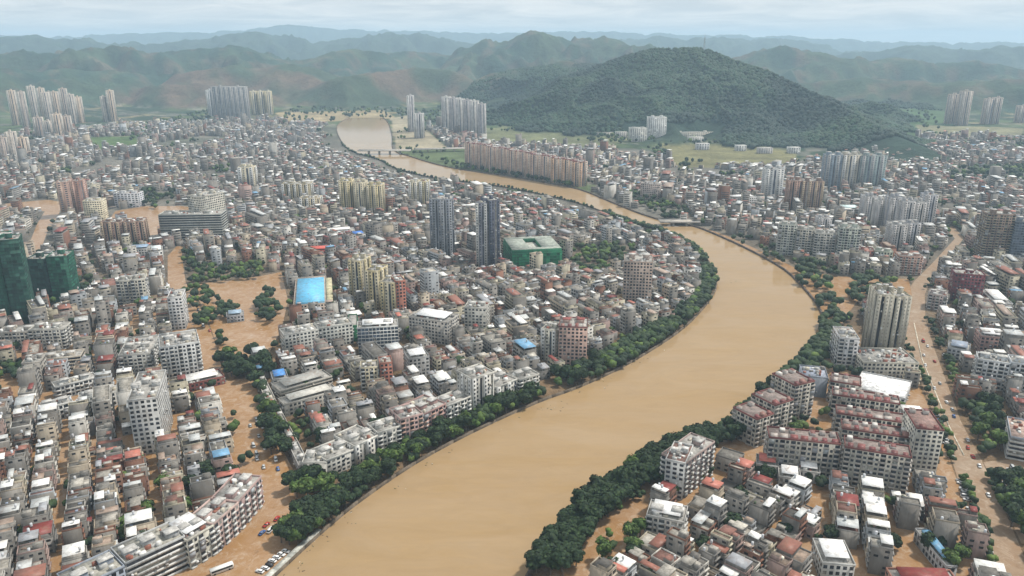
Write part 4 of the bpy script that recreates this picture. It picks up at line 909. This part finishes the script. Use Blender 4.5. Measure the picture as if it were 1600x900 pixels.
# indices of the smoothed banks: 3 steps per outline point
dens_line(BL[3*2-1:3*7-1], (4, 9.5, 15), 5.4, 'on the promenade below the white riverfront row', .85, 1.2, .35)
dens_line(BL[3*7:3*11-1], (4, 10, 16.5, 22), 5.4, 'on the inner bank below the pink tower', .95, 1.3, .1)
dens_line(BL[3*11-1:3*14], (4, 10, 15), 5.4, 'on the inside of the river bend', .95, 1.25, .15)
dens_line(BL[3*18:3*26], (4,), 9, 'far', .5, .8, .15)
dens_line(BL[3*14:3*18], (4, 9), 5.8, 'in the narrow belt above the river bend', .85, 1.1, .15)
brr = BR
dens_line(BR[3*18+1:3*21+2], (4, 10, 15), 5.2, 'along the outer bank below the bend', .95, 1.3, .05)
dens_line(BR[3*22-1:3*29-1], (4, 9.5, 15.5), 5.2, 'along the outer bank above the lower houses', .95, 1.35, .04)
def fill(poly, n, place, s0=.9, s1=1.25, light=.2, rs=5):
    g = gp(poly); xs = [p[0] for p in g]; ys = [p[1] for p in g]; k = 0; rr = random.Random(rs+len(trees)); pts = []
    for _ in range(n*30):
        if k >= n: break
        x, y = rr.uniform(min(xs), max(xs)), rr.uniform(min(ys), max(ys))
        if inpoly([x], [y], g)[0] and all((x-a)**2+(y-b)**2 > 22 for a, b in pts): pts.append((x, y)); trees.append((x, y, rr.uniform(s0, s1)*1.1, rr.random() < light, place)); k += 1
fill([(345, 585), (348, 565), (400, 565), (438, 575), (425, 590), (380, 598)], 24, 'in the round clump at the flooded crossroads', 1.0, 1.35, .15)
fill([(392, 600), (405, 600), (452, 715), (425, 715), (412, 660)], 24, 'in the row beside the flooded avenue', .9, 1.2, .15)
fill([(452, 778), (455, 758), (505, 755), (530, 765), (505, 782)], 9, 'in the clump below the white corner block', .95, 1.2, .15)
fill([(455, 840), (470, 812), (505, 800), (535, 800), (500, 830), (475, 850)], 10, 'at the near tip of the promenade', 1.0, 1.25, .15)
fill([(290, 478), (292, 450), (325, 455), (345, 475), (312, 488)], 17, 'between avenue and flooded square', .9, 1.15, .2)
fill([(305, 512), (308, 490), (335, 492), (332, 512)], 10, 'behind the blue shed of the flooded square', .9, 1.1, .2)
fill([(340, 498), (342, 480), (368, 480), (366, 500)], 11, 'in the middle of the flooded square', .9, 1.1, .1)
fill([(402, 498), (402, 462), (430, 460), (438, 490), (425, 508)], 20, 'on the east side of the flooded square', .95, 1.2, .15)
fill(PARKS[1], 45, 'north of the flooded square', .8, 1.1, .3)
fill([(336, 545), (340, 520), (352, 520), (356, 545)], 4, 'at the flooded square corner', .8, 1.0, .3)
fill([(290, 420), (290, 395), (312, 395), (312, 420)], 13, 'at the head of the flooded avenue', .9, 1.2, .1)
fill(PARKS[0], 60, 'in the mid-town park', .9, 1.2, .35)
fill(PARKS[2], 22, 'by the flooded pond', .9, 1.2, .1); fill(PARKS[3], 40, 'on the wooded upper bank', .9, 1.2, .1)
fill(PARKS[4], 17, 'across the east avenue', .95, 1.3, .4); fill(PARKS[5], 26, 'on the flooded quay', 1, 1.3, .2); fill(PARKS[6], 32, 'north of the twin towers', 1, 1.3, .1)
fill([(1285, 525), (1280, 470), (1310, 460), (1315, 500), (1300, 530)], 24, 'in the belt beside the quay road', 1, 1.3, .15)
fill(PARKS[7], 14, 'on the far side of the east avenue', .9, 1.2, .15)
fill([(1178, 410), (1180, 392), (1222, 396), (1226, 414)], 10, 'beside the quay wall', .9, 1.1, .1)
fill([(1138, 384), (1140, 372), (1162, 376), (1162, 388)], 4, 'alone by the east bridge road', .9, 1.1, .1)
for x0, y0, x1, y1, n in [(1405, 500, 1428, 590, 14), (1447, 500, 1470, 548, 10), (1445, 455, 1490, 405, 10), (1420, 440, 1470, 385, 8), (1478, 560, 1512, 650, 16), (1434, 575, 1490, 725, 20), (1500, 748, 1552, 890, 22), (1542, 742, 1572, 805, 12)]:
    for k in range(n):
        t = (k+R.random())/n; gx, gy = G(x0+(x1-x0)*t+R.uniform(-4, 4), y0+(y1-y0)*t); trees.append((gx, gy, R.uniform(.5, .95), R.random() < .3, 'lining the muddy avenue'))
fill([(690, 276), (690, 250), (730, 262), (905, 292), (880, 300)], 150, 'below the pink riverside towers', .9, 1.2, .2)
fill([(1010, 250), (1010, 230), (1042, 228), (1044, 248)], 14, 'in the small northern wood', 1, 1.4, .1)
fill([(-30, 600), (-30, 585), (30, 578), (34, 596)], 8, 'beside the flooded yard', .95, 1.2, .2)
fill([(120, 458), (120, 440), (150, 440), (150, 458)], 7, 'below the cream balcony blocks', .9, 1.1, .2)
fill([(1200, 720), (1240, 662), (1290, 650), (1292, 690), (1240, 720)], 12, 'in the courtyard of the red-roofed estate', .7, .95, .2)
ntown = len(trees)
# odd trees between the houses
rr = random.Random(99)
k = 0
while k < 1500:
    x_, y_ = rr.uniform(-20, 1620), rr.uniform(200, 900)**1.0
    if rr.random() > (1.2-y_/1000): continue
    if not (inpoly([x_], [y_], WEST_Z)[0] or inpoly([x_], [y_], EAST_Z)[0]) or inpoly([x_], [y_], AVENUE_E)[0] or inpoly([x_], [y_], AVENUE_W)[0] or inpoly([x_], [y_], RIVER)[0]: continue
    x, y = G(x_, y_); m = rr.choice([1, 1, 2, 5] if y > 900 else [1, 1, 1, 2])
    if y > 1000: m += rr.choice([0, 1, 3, 6])
    for q in range(m): trees.append((x+rr.uniform(-13, 13), y+rr.uniform(-13, 13), rr.uniform(.6, 1.15), rr.random() < .3, 'between the houses'))
    k += 1
def far_fill(poly, n):
    g = gp(poly); xs = [p[0] for p in g]; ys = [p[1] for p in g]; rs = np.random.RandomState(n)
    X = rs.uniform(min(xs), max(xs), n*6); Y = rs.uniform(min(ys), max(ys), n*6); m = inpoly(X, Y, g); X = X[m][:n]; Y = Y[m][:n]
    for x, y in zip(X, Y): trees.append((x, y, R.uniform(.9, 1.6), R.random() < .3, 'far'))
for poly, n in [([(900, 222), (1010, 205), (1130, 222), (1240, 232), (1010, 226)], 160), ([(1450, 268), (1600, 262), (1640, 290), (1480, 285)], 200), ([(760, 205), (760, 196), (1000, 200), (940, 214)], 90), ([(430, 195), (460, 168), (700, 172), (690, 195), (620, 185)], 200), ([(180, 205), (330, 172), (330, 190), (200, 222)], 150), ([(1280, 165), (1460, 175), (1470, 215), (1350, 200)], 160), ([(1500, 220), (1640, 215), (1640, 240), (1500, 235)], 90)]: far_fill(poly, n)
tx = np.array([t[0] for t in trees]); ty = np.array([t[1] for t in trees]); stray = np.zeros(len(trees), bool)
for poly in (AVENUE_W, AVENUE_E, SQUARE, QUAY_E, LAKE_W, LAKE_NW): stray |= inpoly(tx, ty, gp(poly))
between = np.array([t[4] == 'between the houses' for t in trees]); stray &= between
stray |= between & (((seg_dist(tx, ty, BL) < 9) | (seg_dist(tx, ty, BR) < 9)) | (np.hypot(tx, ty) < 620) & (_rs.rand(len(tx)) < .4)); stray |= inpoly(tx, ty, BL+BR)
trees = [t for t, q_ in zip(trees, stray) if not q_]
def tseen(t):
    p = proj(t[0], t[1], 6); return -1 if not (-5 < p[0] < 1605 and p[1] < 915) else t[2]**2/(t[0]**2+t[1]**2+H*H)
idx = sorted(range(len(trees)), key=lambda i: -tseen(trees[i])); tn_ = [i for i in idx[:300]]
place_n = {}
for i in sorted(tn_, key=lambda i: (trees[i][1], trees[i][0])):
    x, y, sc, lt, pl = trees[i]; key = (pl, lt)
    place_n[key] = place_n.get(key, 0)+1
    root = bpy.data.objects.new('broadleaf_tree', None); col.objects.link(root); root.location = (x, y, 0); root.rotation_euler = (0, 0, R.uniform(0, 6.28)); root.scale = (sc, sc, sc*R.uniform(.85, 1.1))
    tag(root, f"{'light' if lt else 'dark'} green tree {pl}, {ORD[min(place_n[key], 108)]} nearest", 'tree', 'trees '+pl)
    add('crown', crowns[R.randrange(5, 8) if lt else R.randrange(5)], root); add('trunk', trunk, root)
tm = Acc(); rs = np.random.RandomState(3); named_t = set(tn_)
for i, (x, y, sc, lt, pl) in enumerate(trees):
    if i in named_t: continue
    g = (LG if lt else DG)[rs.randint(3)]; D = math.hypot(x, y)
    for q in range(3 if D < 1400 else 1):
        r = 4.0*sc*(rs.uniform(.55, .8) if D < 1400 else 1.0); o = rs.uniform(-2.6, 2.6, 2)*sc if D < 1400 else (0, 0)
        V = I1*(r*(.75+.5*rs.rand(len(I1), 1)))*np.array([1, 1, .95])+np.array([x+o[0], y+o[1], 5.4*sc+rs.uniform(-1, 1)]); tm.raw(V, F1, shade(g, rs.uniform(.8, 1.3)), LEAF)
o = add('treeline', tm.mesh('treeline'), kind='stuff'); tag(o, 'smaller and farther green trees scattered through town and fields', 'trees')
# forest on the hills
def forest():
    rs = np.random.RandomState(8); n = 130000
    X = rs.uniform(-500, 1600, n); Y = rs.uniform(1800, 3600, n); Z, C = terrain(X, Y)
    m = (Z > 5) & ((C == 0) | ((C == 1) & (rs.rand(n) < .8))) & (np.hypot(X, Y) < 3500)
    # only slopes that can be seen
    fpx = proj(X, Y, Z); m &= ~((fpx[0] > 975) & (fpx[0] < 1130) & (fpx[1] > 192)); X, Y, Z = X[m][:36000], Y[m][:36000], Z[m][:36000]
    IO, FO = I1, F1
    n = len(X); sc = rs.uniform(4.2, 7.2, n)
    I0_, F0_ = ico(1)
    # 20-sided crowns
    bm = bmesh.new(); bmesh.ops.create_icosphere(bm, subdivisions=1, radius=1); bm.free()
    phi = (1+5**.5)/2
    B = np.array([(-1, phi, 0), (1, phi, 0), (-1, -phi, 0), (1, -phi, 0), (0, -1, phi), (0, 1, phi), (0, -1, -phi), (0, 1, -phi), (phi, 0, -1), (phi, 0, 1), (-phi, 0, -1), (-phi, 0, 1)])/sqrt(1+phi*phi)
    T_ = np.array([(0, 11, 5), (0, 5, 1), (0, 1, 7), (0, 7, 10), (0, 10, 11), (1, 5, 9), (5, 11, 4), (11, 10, 2), (10, 7, 6), (7, 1, 8), (3, 9, 4), (3, 4, 2), (3, 2, 6), (3, 6, 8), (3, 8, 9), (4, 9, 5), (2, 4, 11), (6, 2, 10), (8, 6, 7), (9, 8, 1)])
    V = B[None]*(sc[:, None, None]*(.75+.5*rs.rand(n, 12, 1)))+np.stack([X, Y, Z+2], -1)[:, None]
    Fc = (T_[None]+(np.arange(n)*12)[:, None, None]).reshape(-1, 3).astype(np.int32)
    me = bpy.data.meshes.new('forest'); me.vertices.add(n*12); me.vertices.foreach_set('co', V.astype(np.float32).ravel())
    me.loops.add(Fc.size); me.loops.foreach_set('vertex_index', Fc.ravel()); me.polygons.add(len(Fc)); me.polygons.foreach_set('loop_start', np.arange(0, Fc.size, 3, dtype=np.int32))
    me.update(calc_edges=True); me.materials.append(M_leaf)
    cc = np.ones((n, 20, 4), np.float32); g = np.array([.010, .027, .018])*rs.uniform(.8, 1.3, (n, 1)); pt = np.clip((fbm(X/160, Y/160)-.42)*6, 0, 1)[:, None]; g = g*(1+pt*np.array([1.1, .9, .3])); g[:, 0] *= rs.uniform(.8, 1.4, n); cc[..., :3] = g[:, None]
    at = me.attributes.new('Col', 'FLOAT_COLOR', 'FACE'); at.data.foreach_set('color', cc.ravel())
    o = add('forest', me, kind='stuff'); tag(o, 'dark green forest covering the big hill behind the town', 'forest')
forest()

# ---------------------------------------------------------------- river walls, bridges, vehicles
def wall_along(P, hgt, thick, off, name, label, colr):
    a = Acc()
    for i in range(len(P)-1):
        ax, ay = P[i]; bx, by = P[i+1]; Ls = math.hypot(bx-ax, by-ay)
        if Ls < .5: continue
        an = atan2(by-ay, bx-ax); a.box((ax, ay, cos(an), sin(an)), 0, Ls+.02*(i % 2), off, off+thick, -.2, hgt-.003*(i % 2), colr, ROOF)
    o = add(name, a.mesh(name)); tag(o, label, 'river wall')
wall_along(BL, 2.2, 1.2, 0, 'embankment_wall', 'low dark concrete river wall along the inner bank', (.14, .11, .08))
wall_along(BR, 2.4, 1.5, 0, 'embankment_wall', 'low dark concrete river wall along the outer bank', (.10, .075, .06))
wall_along([(x+1.8, y+1.8) for x, y in BL[:7]], 2.6, 3.0, 1.5, 'quay_terrace', 'pale concrete quay terrace at the near tip of the promenade', (.42, .42, .38))
def bridge(A, B, wd, z, label, piers):
    ax, ay = G(*A); bx, by = G(*B); Ls = math.hypot(bx-ax, by-ay); an = atan2(by-ay, bx-ax)
    root = bpy.data.objects.new('road_bridge', None); col.objects.link(root); root.location = (ax, ay, 0); root.rotation_euler = (0, 0, an); tag(root, label, 'bridge')
    d = Acc(); d.box(I0, 0, Ls, -wd/2, wd/2, z, z+1.3, (.36, .33, .29), ROOF, top=(.42, .38, .33), bottom=True); add('deck', d.mesh('deck'), root)
    for s in (-1, 1):
        r = Acc(); y = s*(wd/2-.35); r.box(I0, 0, Ls, y-.15, y+.15, z+1.304, z+2.4, (.55, .53, .5), WALL); add('railing', r.mesh('railing'), root)
    for k in range(piers):
        p = Acc(); x = Ls*(k+1)/(piers+1); p.box(I0, x-1.2, x+1.2, -wd/2+1, wd/2-1, -.5, z-.003, (.3, .28, .25), ROOF); add('pier', p.mesh('pier'), root)
bridge((1030, 352), (1092, 352), 16, 5, 'road bridge over the river just above the big bend', 2)
bridge((560, 241), (642, 241), 18, 8, 'long far road bridge over the upper river', 4)
bridge((648, 238), (730, 236), 16, 6, 'approach viaduct leading from the far bridge to the pink towers', 3)
fd = Acc(); rd = random.Random(21)
while len(fd.f) < 420:
    i = rd.randrange(3, 44); x, y = BL[i]; x2, y2 = BL[i+1]; q = rd.random(); o = abs(rd.gauss(0, 5))+2; Ls = math.hypot(x2-x, y2-y)+1e-6
    cx, cy = x+(x2-x)*q+(y2-y)/Ls*o, y+(y2-y)*q-(x2-x)/Ls*o
    for _ in range(rd.randint(1, 5)):
        an = rd.uniform(0, 6.28); l_ = rd.uniform(.4, 1.7); fd.box((cx+rd.gauss(0, 3), cy+rd.gauss(0, 3), cos(an), sin(an)), 0, l_, 0, rd.uniform(.15, .6), .25, .42, rd.choice([(.10, .07, .04), (.16, .12, .07), (.5, .48, .42), (.06, .08, .03)]), ROOF)
o = add('driftwood', fd.mesh('driftwood'), kind='stuff'); tag(o, 'scattered driftwood and rubbish floating along the inner bank', 'debris')
# cars
def car_mesh(c, van=False):
    a = Acc(); L_, W_ = (4.5, 1.8) if not van else (5.4, 2.0); h1 = .85 if not van else 1.1; h2 = 1.45 if not van else 2.1
    a.box(I0, -L_/2, L_/2, -W_/2, W_/2, .3, h1, c, PAINT, bottom=True)
    x0, x1 = (-L_*.36, L_*.22) if not van else (-L_*.48, L_*.36); q = .35; i = len(a.v)
    a.v += [(x0, -W_/2+.08, h1), (x1, -W_/2+.08, h1), (x1, W_/2-.08, h1), (x0, W_/2-.08, h1), (x0+q*.7, -W_/2+.25, h2), (x1-q*1.4, -W_/2+.25, h2), (x1-q*1.4, W_/2-.25, h2), (x0+q*.7, W_/2-.25, h2)]
    for k, f in enumerate([(0, 1, 5, 4), (1, 2, 6, 5), (2, 3, 7, 6), (3, 0, 4, 7), (4, 5, 6, 7)]): a.f.append(tuple(i+t for t in f)); a.m.append(GLASS if k < 4 else PAINT); a.c.append((.03, .035, .04) if k < 4 else c)
    for x in (-L_*.31, L_*.31):
        for y in (-W_/2+.02, W_/2-.02):
            i = len(a.v)
            for s in (-.12, .12):
                for t in range(8): a.v.append((x+.33*cos(t*pi/4), y+s, .33+.33*sin(t*pi/4)))
            for t in range(8): a.f.append((i+t, i+(t+1) % 8, i+8+(t+1) % 8, i+8+t)); a.m.append(BARK); a.c.append((.02, .02, .02))
            for s in (0, 8): a.f.append(tuple(i+s+t for t in range(8))); a.m.append(BARK); a.c.append((.03, .03, .03))
    return a.mesh('car')
CARC = [('white', (.75, .75, .75)), ('black', (.03, .03, .035)), ('silver', (.45, .47, .48)), ('red', (.4, .04, .03)), ('blue', (.06, .12, .3))]
CM = [(n, car_mesh(c), car_mesh(c, True)) for n, c in CARC]
def cars(A, B, n, place, spread, gap_p, ang_off=0, group=None):
    ax, ay = G(*A); bx, by = G(*B); an = atan2(by-ay, bx-ax); Ls = math.hypot(bx-ax, by-ay); c = 0
    for k in range(n):
        if R.random() < gap_p: continue
        t = (k+.5)/n; o = R.uniform(-spread, spread); x = ax+(bx-ax)*t-sin(an)*o; y = ay+(by-ay)*t+cos(an)*o; c += 1
        ci = R.choice([0, 0, 0, 0, 1, 2, 2, 3, 4]); van = R.random() < .2
        ob = add('parked_van' if van else 'parked_car', CM[ci][2 if van else 1], None, (x, y, .17), an+ang_off+R.uniform(-.12, .12)+(pi if R.random() < .5 else 0))
        tag(ob, f"{CM[ci][0]} {'van' if van else 'car'} {place}, {ORD[c]} from the near end", 'van' if van else 'car', group or 'vehicles '+place)
cars((1545, 865), (1500, 750), 24, 'parked along the inner kerb of the muddy avenue', .8, .15, pi/2)
cars((1488, 718), (1462, 648), 14, 'parked by the red-roofed estate on the muddy avenue', .8, .25, pi/2)
cars((1550, 800), (1436, 530), 24, 'out in the lanes of the muddy avenue', 5, .4)
cars((1590, 775), (1565, 725), 12, 'stranded in the flooded lot', 8, .2)
cars((1500, 600), (1475, 555), 8, 'on the far kerb of the muddy avenue', 3, .3)
cars((400, 850), (452, 800), 9, 'standing near the promenade tip', 7, .3)
cars((425, 740), (395, 650), 14, 'stuck in the flooded west avenue', 6, .3)
cars((350, 585), (300, 460), 14, 'in the upper flooded west avenue', 4, .35)
cars((405, 898), (462, 850), 9, 'on the pale quay terrace edge', 1, .15, pi/2)
cars((1560, 470), (1500, 462), 8, 'on the cross road by the junction', 2, .3)
# bus in the flood
b = Acc(); root = bpy.data.objects.new('city_bus', None); col.objects.link(root); x, y = G(347, 893); root.location = (x, y, .15); root.rotation_euler = (0, 0, radians(35))
tag(root, 'white bus standing in flood water at the avenue mouth', 'bus')
b.box(I0, -5.5, 5.5, -1.25, 1.25, .4, 3.1, (.72, .72, .7), PAINT, bottom=True); add('body', b.mesh('body'), root)
b = Acc(); 
for f in range(4): b.pane(I0, f, .4, (10.6 if f in (0, 2) else 2.1), 1.5, 2.6, (-5.5, 5.5, -1.25, 1.25), .03, (.03, .035, .04))
add('window_panes', b.mesh('window_panes'), root, kind='stuff')
for x_ in (-3.6, 3.4):
    for y_ in (-1.28, 1.05):
        b = Acc(); b.cyl(I0, 0, 0, .5, 0, .25, (.02, .02, .02), BARK, 10); o = add('wheel', b.mesh('wheel'), root, (x_, y_+.25, .5)); o.rotation_euler = (pi/2, 0, 0)
# median kerb with hedge on the muddy avenue
a = Acc()
P = [G(*p) for p in [(1428, 505), (1440, 560), (1460, 610), (1482, 665), (1506, 712)]]
for i in range(4):
    (ax, ay), (bx, by) = P[i], P[i+1]; an = atan2(by-ay, bx-ax); a.box((ax, ay, cos(an), sin(an)), 0, math.hypot(bx-ax, by-ay), -.4, .4, 0, .5, (.55, .5, .4), ROOF)
o = add('median_kerb', a.mesh('median_kerb')); tag(o, 'long pale median kerb down the muddy avenue', 'kerb')
# radio mast on the hill
mx3 = at_dist(1100, 79, 2600); a = Acc(); bz = mx3[2]
root = bpy.data.objects.new('radio_mast', None); col.objects.link(root); root.location = (mx3[0], mx3[1], bz-4); tag(root, 'thin radio mast on top of the wooded hill', 'mast')
for k in range(4):
    a = Acc(); q = 3.0; dx, dy = ((-1, -1), (1, -1), (1, 1), (-1, 1))[k]; V = []
    for (r0, z) in ((q, 0), (.5, 44)):
        for (ex, ey) in ((-.3, -.3), (.3, -.3), (.3, .3), (-.3, .3)): V.append((dx*r0+ex, dy*r0+ey, z))
    a.raw(V, [(0, 1, 5, 4), (1, 2, 6, 5), (2, 3, 7, 6), (3, 0, 4, 7)], (.35, .36, .38), TIN); add('leg', a.mesh('leg'), root)
a = Acc()
for k in range(1, 9): q = 3.0-2.5*k/9; a.box(I0, -q-.2, q+.2, -q-.2, q+.2, 44*k/9-.2, 44*k/9+.2, (.35, .36, .38), TIN)
a.box(I0, -.3, .3, -.3, .3, 44, 54, (.4, .4, .42), TIN); add('platform', a.mesh('platform'), root)

# ---------------------------------------------------------------- haze
m = bpy.data.materials.new('haze'); m.use_nodes = True; n = m.node_tree.nodes; l = m.node_tree.links; n.clear()
o_ = n.new('ShaderNodeOutputMaterial'); v = n.new('ShaderNodeVolumePrincipled'); v.inputs['Color'].default_value = (.57, .79, 1.0, 1); v.inputs['Density'].default_value = 1.0e-4; v.inputs['Anisotropy'].default_value = 0.1
l.new(v.outputs[0], o_.inputs['Volume'])
a = Acc(); a.box(I0, -20000, 20000, -20000, 20000, -3, 480, (1, 1, 1), WALL, bottom=True); me = a.mesh('haze'); me.materials.clear(); me.materials.append(m)
o = add('haze', me, kind='stuff'); tag(o, 'pale blue haze lying over the valley and hills', 'haze')
print('objects', len(scene.objects))
